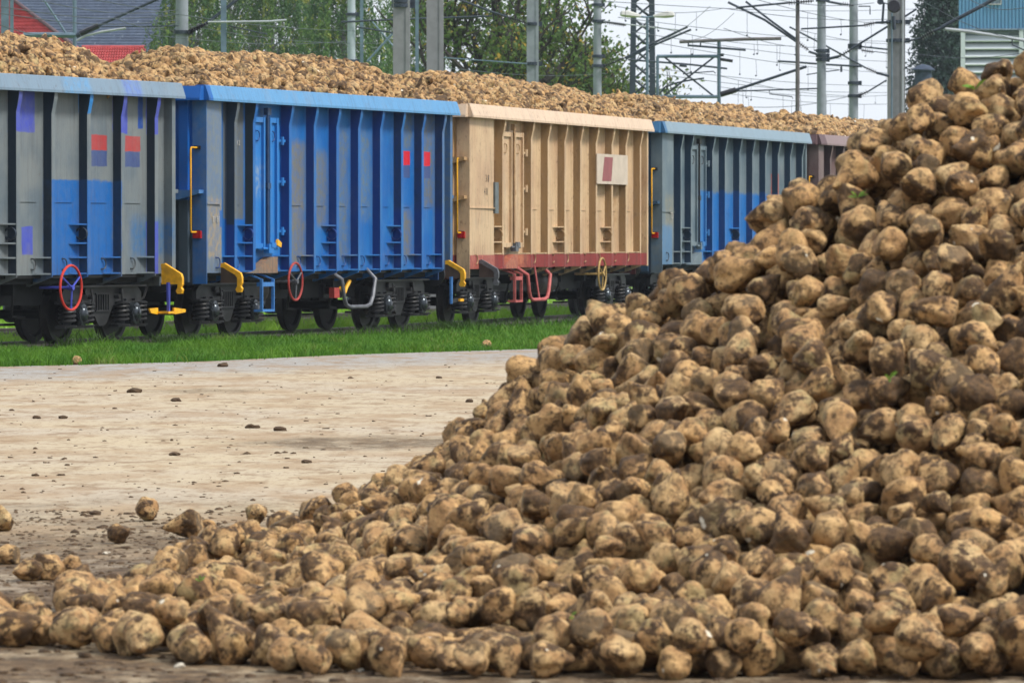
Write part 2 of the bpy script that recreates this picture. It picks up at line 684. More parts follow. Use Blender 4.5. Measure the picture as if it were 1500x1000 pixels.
# grass between and behind the tracks
gp = []
for k in range(42000):
    y = random.uniform(84, 150)
    off = random.choice((random.uniform(2.2, 3.6), random.uniform(7.8, 26), random.uniform(7.8, 18)))
    q = None
    for (x0, y0, L, th) in WAG:
        q = (x0, y0, th)
        if y < y0 + L * math.sin(th) + 1: break
    c = q[0] + (y - q[1]) / math.tan(q[2]) - off / math.sin(q[2]) - HALF / math.sin(q[2])
    gp.append((c, y, -.12))
blades('meadow_grass', gp, .10, .30, .014, mat_leafy('meadow_blades', (.14, .30, .02, 1), (.22, .38, .035, 1), (.26, .34, .06, 1), .8), 'tall bright grass growing behind the wagons')
# weedy tufts between the wheels
M_WEED = mat_leafy('weed_leaves', (.03, .07, .012, 1), (.06, .11, .02, 1), None, 2)
gp = []
for k in range(9000):
    i = random.randrange(10, len(TRK) - 12)
    a, b = TRK[i], TRK[i + 1]
    p = a.lerp(b, random.random())
    d = (b - a).normalized()
    w = Vector((-d.y, d.x, 0))
    p = p + w * random.gauss(-1.35, .35)
    gp.append((p.x, p.y, -.06))
blades('trackside_weeds', gp, .08, .26, .012, M_WEED, 'darker weeds growing along the near rail', 'weeds')

# ------------------------------------------------------------------ beets
def mat_beet(name='beet_skin'):
    t = NT(name)
    tcn = t.n('ShaderNodeTexCoord')
    oi = t.n('ShaderNodeObjectInfo')
    rnd = oi.outputs['Random']
    add = t.n('ShaderNodeVectorMath', operation='ADD')
    cmb = t.n('ShaderNodeCombineXYZ')
    r1 = t.math('MULTIPLY', rnd, 57.0)
    for i in range(3): t.l(r1, cmb.inputs[i])
    t.l(tcn.outputs['Object'], add.inputs[0])
    t.l(cmb.outputs[0], add.inputs[1])
    v = add.outputs[0]
    r2 = t.math('FRACT', t.math('MULTIPLY', rnd, 17.3))
    r3 = t.math('FRACT', t.math('MULTIPLY', rnd, 41.7))
    skin = t.mix(r2, lin((216, 172, 114), .72), lin((208, 176, 126), .72))
    n1 = t.noise(v, 10, 5, .6)
    skin = t.mix(t.ss(n1, .38, .62), skin, lin((186, 144, 96), .64))
    n5 = t.noise(v, 7, 3, .6)
    skin = t.mix(t.math('MULTIPLY', t.ss(n5, .54, .68), .6), skin, lin((172, 160, 112), .66))
    n2 = t.noise(v, 6.0, 6, .68)
    thr = t.math("ADD", .562, t.math("MULTIPLY", r3, -.08))
    mm = t.math('SUBTRACT', n2, thr)
    mud = t.ss(mm, -.03, .035)
    n3 = t.noise(v, 30, 5, .7)
    mudc = t.mix(t.ss(n3, .35, .65), lin((60, 43, 27), .55), lin((130, 98, 64), .60))
    col = t.mix(t.math('MULTIPLY', mud, .94), skin, mudc)
    n4 = t.noise(v, 24, 5, .75)
    col = t.mix(t.math('MULTIPLY', t.ss(n4, .47, .60), .72), col, lin((74, 55, 38), .62))
    n7 = t.noise(v, 55, 4, .7)
    col = t.mix(t.math('MULTIPLY', t.ss(n7, .52, .66), .45), col, lin((84, 62, 42), .6))
    # flat crown where the leaves were cut off
    so = t.n('ShaderNodeSeparateXYZ')
    t.l(tcn.outputs['Object'], so.inputs[0])
    crown = t.math('MULTIPLY', t.ss(so.outputs[2], .058, .064), t.ss(r3, .45, .5))
    col = t.mix(t.math('MULTIPLY', crown, .16), col, lin((196, 172, 132), .66))
    # small pale cuts
    n6 = t.noise(v, 11, 2, .4)
    col = t.mix(t.ss(n6, .745, .76), col, lin((232, 222, 200), .75))
    t.l(col, t.b.inputs['Base Color'])
    t.b.inputs['Roughness'].default_value = .75
    t.b.inputs['Specular IOR Level'].default_value = .25
    h = t.math('ADD', t.math('MULTIPLY', n2, 1.4), t.math('MULTIPLY', n4, .8))
    t.bump(h, .012, .8)
    return t.m


M_BEET = mat_beet()


def beet_mesh(name, seed, sub, kind):
    rs = random.Random(seed)
    bm = bmesh.new()
    bmesh.ops.create_icosphere(bm, subdivisions=sub, radius=1)
    o = Vector((seed * 7.31, seed * 3.17, seed * 1.7))
    fat = rs.uniform(.95, 1.12)
    length = rs.uniform(1.2, 1.55) if kind != 'round' else rs.uniform(.9, 1.05)
    if kind == 'long': length = rs.uniform(1.4, 1.6); fat *= .88
    taper = rs.uniform(.30, .56) if kind != 'round' else .15
    cut = rs.uniform(.62, .85)
    bend = rs.uniform(-.25, .25)
    fork = Vector((math.cos(rs.uniform(0, 6.28)), math.sin(rs.uniform(0, 6.28)), -rs.uniform(.2, 1.1))).normalized()
    lobes = []
    for q in range(13):
        c_ = Vector((rs.gauss(0, 1), rs.gauss(0, 1), rs.gauss(0, .8))).normalized()
        lobes.append((c_, rs.uniform(-.20, .25), rs.uniform(.04, .18)))
    for v in bm.verts:
        d = v.co.normalized()
        g = math.atan2(d.y, d.x)
        r = .97 + .15 * noise.noise(d * 1.3 + o) + .07 * noise.noise(d * 3.0 + o * 1.3) + .022 * noise.noise(d * 8 + o) + sum(am * math.exp(-(1 - d.dot(c_)) / wd) for c_, am, wd in lobes)
        r *= 1 - .15 * math.exp(-((abs(math.sin(g + seed)) / .28) ** 2)) * max(0, 1 - abs(d.z))
        if kind == 'fork':
            r += .42 * math.exp(-((1 - d.dot(fork)) / .16))
        p = d * r
        z = p.z
        if z < 0:
            k = min(1, -z)
            p.x *= (1 - taper * k ** 1.3)
            p.y *= (1 - taper * k ** 1.3)
            z *= length * (1 + .18 * k)
        if seed % 2: z -= .06 * math.exp(-((1 + d.z) / .05)) + .08 * math.exp(-((1 + d.z) / .15))
        zc = cut + .05 * noise.noise(d * 4 + o)
        p.z = z if z < zc - .15 else zc - .15 + .15 * math.tanh((z - zc + .15) / .15)
        p.x += bend * p.z * p.z * .5
        p.x *= fat
        p.y *= fat * (1 - .12 * ((seed * 37) % 10) / 10)
        v.co = p * .079 + Vector((0, 0, .014 * length))
    for f in bm.faces: f.smooth = True
    me = bpy.data.meshes.new(name)
    bm.to_mesh(me)
    bm.free()
    me.materials.append(M_BEET)
    return me


KINDS = ['round', 'cone', 'cone', 'fork', 'cone', 'long', 'round', 'cone', 'fork', 'cone', 'long', 'cone', 'round', 'cone', 'fork', 'cone']
BEETS = [beet_mesh('sugar_beet', 3 + i, 4, k) for i, k in enumerate(KINDS)]
BEETS_LO = [beet_mesh('small_sugar_beet', 40 + i, 3, k) for i, k in enumerate(KINDS[:10])]


def proto_collection(name, meshes):
    c = bpy.data.collections.new(name)
    for i, me in enumerate(meshes):
        o = bpy.data.objects.new('beet_shape', me)
        o.name = 'beet_shape_%s' % chr(97 + i)
        c.objects.link(o)
    return c


PC_HI = proto_collection('beet_shapes', BEETS)
PC_LO = proto_collection('beet_shapes_small', BEETS_LO)


def scatter_tree(name, coll):
    g = bpy.data.node_groups.new(name, 'GeometryNodeTree')
    g.interface.new_socket('Geometry', in_out='INPUT', socket_type='NodeSocketGeometry')
    g.interface.new_socket('Geometry', in_out='OUTPUT', socket_type='NodeSocketGeometry')
    N = g.nodes
    gi, go = N.new('NodeGroupInput'), N.new('NodeGroupOutput')
    ip = N.new('GeometryNodeInstanceOnPoints')
    ci = N.new('GeometryNodeCollectionInfo')
    ci.inputs['Collection'].default_value = coll
    ci.inputs['Separate Children'].default_value = True
    ci.inputs['Reset Children'].default_value = True
    def attr(nm, typ):
        a = N.new('GeometryNodeInputNamedAttribute')
        a.data_type = typ
        a.inputs['Name'].default_value = nm
        return a.outputs['Attribute']
    er = N.new('FunctionNodeEulerToRotation')
    g.links.new(attr('rot', 'FLOAT_VECTOR'), er.inputs[0])
    g.links.new(gi.outputs[0], ip.inputs['Points'])
    g.links.new(ci.outputs[0], ip.inputs['Instance'])
    ip.inputs['Pick Instance'].default_value = True
    g.links.new(attr('idx', 'INT'), ip.inputs['Instance Index'])
    g.links.new(er.outputs[0], ip.inputs['Rotation'])
    g.links.new(attr('size', 'FLOAT'), ip.inputs['Scale'])
    g.links.new(ip.outputs[0], go.inputs[0])
    return g


G_HI = scatter_tree('beet_scatter', PC_HI)
G_LO = scatter_tree('beet_scatter_small', PC_LO)


def scatter(name, pts, rots, sizes, idx, group):
    me = bpy.data.meshes.new(name)
    me.vertices.add(len(pts))
    me.vertices.foreach_set('co', np.asarray(pts, np.float32).ravel())
    a = me.attributes.new('rot', 'FLOAT_VECTOR', 'POINT'); a.data.foreach_set('vector', np.asarray(rots, np.float32).ravel())
    a = me.attributes.new('size', 'FLOAT', 'POINT'); a.data.foreach_set('value', np.asarray(sizes, np.float32))
    a = me.attributes.new('idx', 'INT', 'POINT'); a.data.foreach_set('value', np.asarray(idx, np.int32))
    o = link(name, me)
    md = o.modifiers.new('scatter', 'NODES')
    md.node_group = group
    return o


# ---- heap surface
RIDGE = [(-6, 26, .0), (-3.9, 26, .0), (-2.4, 27.0, .0), (-1.75, 28.0, .03), (-1.45, 28.4, .10), (-1.0, 28.6, .28), (-.385, 28, .58), (.17, 27.5, 1.10), (.43, 27, 1.33), (.77, 26.6, 1.48), (1.0, 26.4, 1.58), (1.17, 26.3, 1.74), (1.31, 26.3, 1.85), (1.47, 26.2, 1.93), (1.59, 26.2, 1.95), (1.68, 26.2, 2.04), (1.77, 26.2, 2.17), (1.90, 26.2, 2.28), (1.97, 26.2, 2.39), (2.13, 26.2, 2.42), (2.33, 26.2, 2.49), (2.46, 26.2, 2.54), (3.5, 26, 3.0), (5.5, 26, 3.1)]
FOOT = [(-6, 23.9), (-3.6, 23.8), (-1.9, 23.3), (-1.3, 22.5), (-.8, 22.0), (-.4, 21.8), (0, 21.7), (5.5, 21.55)]
RX = np.array([r[0] for r in RIDGE]); RY = np.array([r[1] for r in RIDGE]); RZ = np.array([r[2] for r in RIDGE])
FX = np.array([r[0] for r in FOOT]); FY = np.array([r[1] for r in FOOT])


def heap_h(x, y):
    yr, zr, yf = np.interp(x, RX, RY), np.interp(x, RX, RZ), np.interp(x, FX, FY)
    t = (y - yf) / (yr - yf)
    front = zr * np.clip(t, 0, 1) ** .92
    back = zr - (y - yr) * .62
    h = np.where(t < 0, -1.0, np.where(t <= 1, front, back))
    h = h + .03 * np.sin(x * 2.3 + y * 1.1) * np.clip(zr, 0, 1)
    return np.where(t < 0, -1.0, np.maximum(h, -1.0))


def inside_tail(x, y):
    """flat scatter at the heap's left end"""
    yf = np.interp(x, FX, FY)
    lim = float(np.interp(x, [-3.5, -2.05, -1.85, -1.6, -1.3], [24.7, 25.0, 25.6, 26.9, 28.8])) + .25 * math.sin(x * 9)
    return (y > yf) and (y < lim)


CELL = .2
grid = {}
placed = []


def key(x, y):
    return (int(math.floor(x / CELL)), int(math.floor(y / CELL)))


def neigh(x, y):
    kx, ky = key(x, y)
    for i in (-1, 0, 1):
        for j in (-1, 0, 1):
            for s in grid.get((kx + i, ky + j), ()):
                yield s


def rest_z(x, y, r, base):
    z = base + r
    for (sx, sy, sz, sr) in neigh(x, y):
        d2 = (sx - x) ** 2 + (sy - y) ** 2
        rr = (sr + r) * 1.0
        if d2 < rr * rr:
            z = max(z, sz + math.sqrt(rr * rr - d2))
    return z


def drop_beets(n_try):
    rs = random.Random(5)
    for k in range(n_try):
        x = rs.uniform(-4.6, 4.3)
        y = rs.uniform(21.4, 31.5)
        h = float(heap_h(x, y))
        tail = inside_tail(x, y)
        if h < 0 and not tail: continue
        if h > 0 and y > np.interp(x, RX, RY) + 2.2: continue
        r = rs.uniform(.066, .092) * (1.0 if rs.random() > .12 else .8)
        base = max(0, h - .30)
        best = None
        for q in range(7):
            xx, yy = (x, y) if q == 0 else (x + rs.uniform(-.12, .12), y + rs.uniform(-.12, .12))
            z = rest_z(xx, yy, r, base)
            if best is None or z < best[2]: best = (xx, yy, z)
        x, y, z = best
        lim = h + .02
        if tail and h < .16:
            lim = .085 if x > -1.5 or noise.noise((x * 1.7, y * 1.1, 0)) > (.02 if x < -1.7 else -.15) else 0.0
            lim = max(lim, min(h + .02, .16))
            if noise.noise((x * 1.3, y * .8, 5)) > (.12 if x > -1.7 else .28): lim += .09
        if z > max(lim, 0): continue
        s = (x, y, z, r)
        placed.append(s)
        grid.setdefault(key(x, y), []).append(s)


drop_beets(60000)
print('beets in heap', len(placed))

# visible area of each beet: painter's pass over a small depth buffer
VW, VH = 500, 340
zb = np.full((VH, VW), 1e9)
ib = np.full((VH, VW), -1, int)
fpx = 8000 / 3
for i, (x, y, z, r) in enumerate(placed):
    cx, cy, rr = 250 + x / y * fpx, 347 / 3 - (z - 1.75) / y * fpx, r * 1.15 / y * fpx
    x0, x1, y0, y1 = int(cx - rr), int(cx + rr) + 1, int(cy - rr), int(cy + rr) + 1
    x0, y0 = max(x0, 0), max(y0, 0)
    x1, y1 = min(x1, VW - 1), min(y1, VH - 1)
    if x0 >= x1 or y0 >= y1: continue
    yy, xx = np.mgrid[y0:y1 + 1, x0:x1 + 1]
    d2 = ((xx - cx) ** 2 + (yy - cy) ** 2) / (rr * rr)
    dep = y - r * np.sqrt(np.clip(1 - d2, 0, 1))
    m = (d2 < 1) & (dep < zb[y0:y1 + 1, x0:x1 + 1])
    zb[y0:y1 + 1, x0:x1 + 1][m] = dep[m]
    ib[y0:y1 + 1, x0:x1 + 1][m] = i
cnt = np.bincount(ib[ib >= 0].ravel(), minlength=len(placed))
order = np.argsort(-cnt)
pick = set(int(i) for i in order[:286])

rs = random.Random(21)
P2, R2, S2, I2 = [], [], [], []
LOOK = {'round': 'round', 'cone': 'conical', 'fork': 'forked', 'long': 'elongated'}


def zone(x, y, z):
    px = 750 + x / y * 8000
    py = 347 - (z - 1.75) / y * 8000
    if py > 930:
        return 'on the bottom row, ' + ('left end' if px < 420 else 'left of centre' if px < 750 else 'right of centre' if px < 1120 else 'right end')
    if px < 450:
        return 'in the low heap tail, ' + ('far left' if px < 150 else 'left part' if px < 300 else 'inner part')
    if py < 300: return 'at the crest, ' + ('below the masts' if px < 1400 else 'under the blue building')
    if px < 850: return 'on the left flank, ' + ('edge above the yard' if py < 720 else 'lower slope' if py > 840 else 'middle slope')
    if py < 480: return 'on the upper slope, ' + ('by the wagons' if px < 1150 else 'towards the right edge')
    c = 'below the tan wagon' if px < 1020 else 'below the slate wagon' if px < 1260 else 'near the right edge'
    return ('in the upper middle, ' if py < 650 else 'in the lower middle, ' if py < 800 else 'low on the front, ') + c


ORD = ['leftmost', 'second from left', 'third from left', 'fourth from left', 'fifth from left', 'sixth from left', 'seventh from left', 'eighth from left', 'ninth from left', 'tenth from left']
WAY = {'left': 'tip left', 'right': 'tip right', 'up': 'tip up', 'down': 'tip down', 'front': 'crown hidden', 'back': 'crown forward'}
BASE_L = {}


GROUPB = 'sugar beets of the foreground heap'
for i, (x, y, z, r) in enumerate(placed):
    k = rs.randrange(len(BEETS))
    s = r / .074
    # lay most beets on their side, pointing down-slope in all directions
    rot = Euler((rs.gauss(R(90), R(38)), rs.uniform(-.6, .6), rs.uniform(0, 6.283)))
    if i in pick:
        o = link('sugar_beet', BEETS[k], loc=(x, y, z), rot=rot, scale=(s, s, s))
        d = rot.to_matrix() @ Vector((0, 0, -1))
        j = max(range(3), key=lambda q: abs(d[q]))
        way = (('right', 'left'), ('back', 'front'), ('up', 'down'))[j][0 if d[j] > 0 else 1]
        size = 'large' if r > .084 else 'small' if r < .072 else 'mid-sized'
        BASE_L.setdefault('%s %s beet, %s, %s' % (size, LOOK[KINDS[k]], WAY[way], zone(x, y, z)), []).append((x / y, o))
        tag(o, '', 'sugar beet', GROUPB)
    else:
        P2.append((x, y, z)); R2.append(tuple(rot)); S2.append(s); I2.append(k)
for lab, lst in BASE_L.items():
    lst.sort(key=lambda q: q[0])
    for k, (_, o) in enumerate(lst):
        o['label'] = lab if len(lst) == 1 else '%s %s' % (ORD[min(k, 9)], lab.replace(' from left', ''))
o = scatter('sugar_beet_heap', P2, R2, S2, I2, G_HI)
tag(o, 'countless muddy tan sugar beets filling the big foreground heap', 'sugar beets', kind='stuff')

# packed soil and beets inside the heap
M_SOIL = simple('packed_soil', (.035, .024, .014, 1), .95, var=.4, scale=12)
xs = np.linspace(-4.6, 4.4, 91); ys = np.linspace(21.4, 32.5, 112)
XX, YY = np.meshgrid(xs, ys)
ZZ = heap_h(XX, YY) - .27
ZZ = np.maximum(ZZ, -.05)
V = np.stack([XX.ravel(), YY.ravel(), ZZ.ravel()], 1)
nx, ny = len(xs), len(ys)
I = (np.arange(ny - 1)[:, None] * nx + np.arange(nx - 1)[None, :]).ravel()
F = np.stack([I, I + 1, I + nx + 1, I + nx], 1)
o = link('heap_soil', raw_mesh('heap_soil', V, F, M_SOIL, True))
tag(o, 'dark packed soil inside the big beet heap', 'soil', kind='stuff')


def lone(px, py_base, size, k, rot, label, up=0):
    D = 1.75 * 8000 / (py_base - 347)
    X = (px - 750) / 8000 * D
    me = BEETS[k]
    e = Euler(rot)
    m = e.to_matrix()
    zmin = min((m @ v.co).z for v in me.vertices) * size
    o = link('sugar_beet', me, loc=(X, D, -zmin - .006 + up), rot=rot, scale=(size,) * 3)
    tag(o, label, 'sugar beet', 'loose sugar beets on the yard')
    return o


lone(213, 763, .92, 12, (R(78), R(10), 1), 'lone round sugar beet furthest up the bare concrete, left of the heap')
lone(173, 796, .86, 1, (R(100), R(15), R(200)), 'small tapered beet with pale cut end lying left of the two-lobed beet')
lone(276, 789, 1.0, 3, (R(80), R(0), R(80)), 'forked muddy beet lying alone on dark soil before the heap')
lone(303, 786, .72, 4, (R(95), R(0), R(10)), 'small beet leaning against the forked beet on dark soil')
lone(-3, 778, 1.0, 7, (R(60), 0, 2), 'muddy beet cut by the left edge of the picture')
lone(352, 797, .95, 9, (R(70), 0, .5), 'dark beet at the upper tip of the heap tail')
lone(374, 775, .8, 2, (R(20), 0, .9), 'mud-blackened beet behind the tip of the heap tail')
lone(8, 826, .95, 5, (R(90), 0, 1.3), 'long muddy beet at the left edge above the tail beets')
lone(38, 851, .9, 11, (R(80), 0, 2.3), 'mud-caked beet in the separate row at left, leftmost one')
lone(66, 849, 1.0, 8, (R(90), 0, .3), 'mud-caked forked beet in the middle of the separate row at left')
lone(100, 847, .85, 13, (R(75), 0, 1.8), 'mud-caked beet at the right end of the separate row at left')
lone(112, 534, .85, 4, (R(90), 0, .3), 'pale beet lying on the grass edge below the red brake wheel')
lone(712, 511, 1.0, 6, (R(60), 0, .3), 'brown beet lying at the grass edge near the heap')

# clods and crumbs of soil on the yard
M_CLOD = simple('soil_clod', lin((98, 78, 58), .75), .95, var=.4, scale=20)


def clod_mesh(seed):
    bm = bmesh.new()
    bmesh.ops.create_icosphere(bm, subdivisions=2, radius=1)
    o = Vector((seed * 3.3, 0, 0))
    for v in bm.verts:
        d = v.co.normalized()
        v.co = d * (1 + .5 * noise.noise(d * 1.7 + o) + .2 * noise.noise(d * 4 + o))
        v.co.z *= .55
    me = bpy.data.meshes.new('mud_clod')
    bm.to_mesh(me)
    bm.free()
    me.materials.append(M_CLOD)
    return me


CL = [clod_mesh(i) for i in range(4)]
for (px, py, w, lab) in ((197, 575, 9, 'flat square clod of soil on the concrete far left'), (258, 588, 7, 'rounded clod of soil right of the square clod'),
                         (327, 537, 8, 'clod of soil close to the grass verge'), (51, 697, 5, 'dark round clod alone on the left of the yard'),
                         (53, 613, 6, 'small flat clod at the left, left one of a pair'), (92, 613, 6, 'small flat clod at the left, right one of a pair'),
                         (256, 667, 7, 'flat clod in the middle of the bare concrete'), (449, 678, 7, 'clod of soil halfway between verge and heap'),
                         (643, 554, 4, 'small clod on the concrete towards the heap'), (688, 589, 6, 'flat clod beside the heap flank'),
                         (139, 754, 8, 'lump of soil left of the lone round beet'), (369, 627, 8, 'flat lump at the left end of the soil smear'),
                         (410, 631, 8, 'flat lump on the dark soil smear')):
    D = 1.75 * 8000 / (py - 347)
    s = w / 8000 * D
    o = link('mud_clod', CL[(px + py) % 4], loc=((px - 750) / 8000 * D, D, s * .25), rot=(0, 0, px), scale=(s, s * 1.3, s))
    tag(o, lab, 'clod')
V, F = [], []
base = np.array([(math.cos(k * 1.0472) * r_, math.sin(k * 1.0472) * r_, z_) for (r_, z_) in ((1, 0), (.85, .6)) for k in range(6)] + [(0, 0, .85)], float)
tri = np.array([q for k in range(6) for q in ((k, (k + 1) % 6, 6 + (k + 1) % 6), (k, 6 + (k + 1) % 6, 6 + k), (6 + k, 6 + (k + 1) % 6, 12))])
for i in range(7000):
    if i < 1700:
        y = 1.75 * 8000 / (rng.uniform(185, 460)); x = rng.uniform(-.1, .06) * y
        s = abs(rng.normal(0, .009)) + .004
        if rng.random() < .6 and noise.noise((x * .8, y * .4, 9)) < .05: s *= .4
    else:
        y = rng.uniform(21.2, 35); x = rng.uniform(-4.5, -.6) if y > 24 else rng.uniform(-3.5, 3)
        s = abs(rng.normal(0, .008)) + .003
        if y < 24: s *= 1.3
    m = base * rng.uniform(.6, 1.3, (13, 3)) * s * np.array([rng.uniform(.7, 1.5), 1, 1])
    m[:, 2] *= .8
    V.append(m + np.array([x, y, -.001])); F.append(tri + 13 * i)
o = link('soil_crumbs', raw_mesh('soil_crumbs', np.concatenate(V), np.concatenate(F), M_CLOD, True))
tag(o, 'small crumbs of dried soil strewn over the concrete', 'soil crumbs', kind='stuff')
M_CHIP = simple('beet_flesh', lin((226, 216, 196), .85), .6, var=.12, scale=30)
for (px, py, w, lab) in ((1030, 985, 15, 'white broken beet chip under the bottom row, right of centre'), (262, 978, 9, 'pale beet chip on the dirt at the bottom left'),
                         (312, 785, 5, 'tiny white chip beside the forked beet'), (155, 812, 6, 'white chip on dark soil above the tail'),
                         (527, 984, 7, 'pale chip on the bottom concrete left of centre'), (425, 762, 6, 'white chip behind the heap tail')):
    D = 1.75 * 8000 / (py - 347)
    s = w / 8000 * D
    o = link('beet_chip', CL[px % 4].copy(), loc=((px - 750) / 8000 * D, D, s * .3), rot=(.2, 0, px), scale=(s, s, s * .8))
    o.data.materials.clear(); o.data.materials.append(M_CHIP)
    tag(o, lab, 'beet chip')

# leaf sprigs caught in the heap
M_SPRIG = mat_leafy('beet_leaf', (.12, .24, .03, 1), (.20, .34, .05, 1), None, 20, .3)
def sprig(px, py, size, lab, seed):
    # rest it on the front-most beet seen at that spot
    bx, by = int(px / 3), int(py / 3)
    D = zb[min(by, VH - 1), min(bx, VW - 1)]
    if D > 1e8: D = 25
    p = at(px, py, D - .03)
    rs = random.Random(seed)
    root = empty('leaf_sprig', p)
    tag(root, lab, 'leaf')
    for k in range(5):
        mb = MB()
        a, b = rs.uniform(0, 6.28), rs.uniform(-.2, .9)
        d = Vector((math.cos(a) * math.cos(b), -abs(math.sin(a)) * math.cos(b), math.sin(b)))
        w = d.orthogonal().normalized()
        L = size * rs.uniform(.5, 1)
        m = d * L * .5 + Vector((0, 0, L * .12))
        mb.add([(0, 0, 0), m + w * L * .16, d * L, m - w * L * .16], [(0, 1, 2, 3)], True)
        mb.obj('leaf', M_SPRIG, root)


sprig(1302, 556, .075, 'bright green leaf sprig stuck between beets in mid heap', 1)
sprig(1428, 132, .09, 'dull green leaf tuft just under the crest of the heap', 2)
sprig(292, 852, .06, 'thin green shoot standing on the tail of the heap', 3)
sprig(835, 905, .05, 'small green leaf scrap low on the heap front', 4)
sprig(1255, 290, .06, 'green leaf scrap on the left edge of the upper heap', 5)

# ------------------------------------------------------------------ wagons
M_DARK = simple('bogie_black', (.017, .017, .018, 1), .5, var=.6, scale=4)
M_DARK2 = simple('underframe_black', (.010, .011, .012, 1), .7, var=.5, scale=3)
M_WHEEL = simple('wheel_steel', (.020, .018, .017, 1), .5, .3, var=.4, scale=5)
M_COVER = simple('axle_cover', (.06, .07, .08, 1), .25, .7, var=.3, scale=9)
M_YEL = simple('yellow_paint', lin((236, 172, 24), 1.15), .5, var=.18, scale=9)
M_RED = simple('red_paint', lin((214, 60, 48), .95), .5, var=.15, scale=14)
M_DRED = simple('faded_red_paint', lin((176, 66, 60), .95), .6, var=.2, scale=14)
M_OCH = simple('ochre_paint', lin((190, 158, 96), .95), .6, var=.2, scale=14)
M_VIO = simple('violet_blue_paint', lin((74, 84, 190), .95), .5, var=.15, scale=14)
M_SKY = simple('light_blue_paint', lin((66, 130, 200), .95), .5, var=.15, scale=14)
M_PINK = simple('salmon_red_paint', lin((190, 96, 92), .95), .6, var=.2, scale=14)
M_GREYM = simple('grey_metal', lin((110, 112, 118), .95), .5, .2, var=.25, scale=10)
M_WHITE = simple('off_white_paint', lin((196, 190, 182), .9), .6, var=.1, scale=10)
M_CREAM = simple('cream_plate', lin((206, 190, 172), 1.0), .6, var=.08, scale=4)
M_MAROON = simple('maroon_panel', lin((150, 84, 86), 1.0), .6, var=.1, scale=4)
M_INK = simple('dark_lettering', lin((70, 66, 62), .9), .8, var=.2, scale=10)
M_LAMP = simple('red_reflector', lin((190, 30, 36), 1.0), .3, var=.1, scale=30)
M_LOADSOIL = simple('load_soil', (.06, .042, .026, 1), .95, var=.4, scale=12)

_cache = {}


def shared(k, fn):
    if k not in _cache: _cache[k] = fn()
    return _cache[k]


def wheel_mesh():
    mb = MB()
    # local: axle along y, outer face towards -y, centre at origin
    mb.lathe([(.0, -.03), (.10, -.04), (.12, -.02), (.16, .02), (.36, .03), (.385, -.005), (.46, -.005), (.455, .09), (.462, .1), (.49, .105), (.488, .13), (.47, .135), (.39, .135), (.36, .09), (.1, .1), (0, .1)], 'y', seg=36)
    return mb.mesh('wheel', M_WHEEL)


def spring_mesh():
    mb = MB()
    pts = []
    for i in range(4 * 16 + 1):
        t = i / 16 * 2 * math.pi
        pts.append((.11 * math.cos(t), .11 * math.sin(t), -.14 + .28 * i / 64))
    mb.tube(pts, .024, 6)
    mb.cyl((0, 0, -.19), (0, 0, -.165), .14, 16)
    mb.cyl((0, 0, .165), (0, 0, .19), .14, 16)
    mb.cyl((0, 0, -.15), (0, 0, .15), .06, 10)
    return mb.mesh('spring', M_DARK)


def sideframe_mesh():
    mb = MB()
    # plate outline in (x,z): Y25-like frame with deep middle pocket
    out = [(-1.35, .80), (-1.22, .90), (1.22, .90), (1.35, .80), (1.35, .66), (.55, .66), (.38, .60), (.16, .32), (.08, .27), (-.08, .27), (-.16, .32), (-.38, .60), (-.55, .66), (-1.35, .66)]
    mb.prism(out, 'y', -.04, .04)
    mb.box(-1.36, 1.36, -.13, .10, .895, .925)
    mb.box(-1.36, -.56, -.12, .09, .635, .665)
    mb.box(.56, 1.36, -.12, .09, .635, .665)
    # spring pocket ribs
    for x in (-.2, -.12, -.04, .04, .12, .2):
        mb.box(x - .012, x + .012, -.065, -.04, .52, .78)
    mb.box(-.25, .25, -.07, -.04, .50, .525)
    mb.box(-.25, .25, -.07, -.04, .775, .80)
    for s in (-1, 1):
        # axle guards
        for dx in (-.15, .15):
            mb.box(s * .9 + dx - .03, s * .9 + dx + .03, -.10, .05, .30 if abs(dx) > .3 else .36, .70)
        mb.box(s * .9 - .47, s * .9 + .47, -.11, .07, .245, .285)
        mb.cyl((s * .44, -.13, .74), (s * .44, -.02, .74), .04, 10)
        mb.cyl((s * .62, -.10, .82), (s * .62, -.02, .82), .05, 10)
        mb.tube([(s * .52, -.12, .86), (s * .50, -.14, .70), (s * .56, -.13, .52)], .018, 6)
    return mb.mesh('side_frame', M_DARK)


def cover_mesh():
    mb = MB()
    mb.lathe([(0, -.14), (.07, -.138), (.10, -.12), (.115, -.09), (.155, -.085), (.165, -.06), (.165, .10), (0, .10)], 'y', seg=20)
    for a in range(4):
        t = R(45 + 90 * a)
        mb.cyl((.135 * math.cos(t), -.10, .135 * math.sin(t)), (.135 * math.cos(t), -.08, .135 * math.sin(t)), .02, 6)
    return mb.mesh('axle_box', M_COVER)


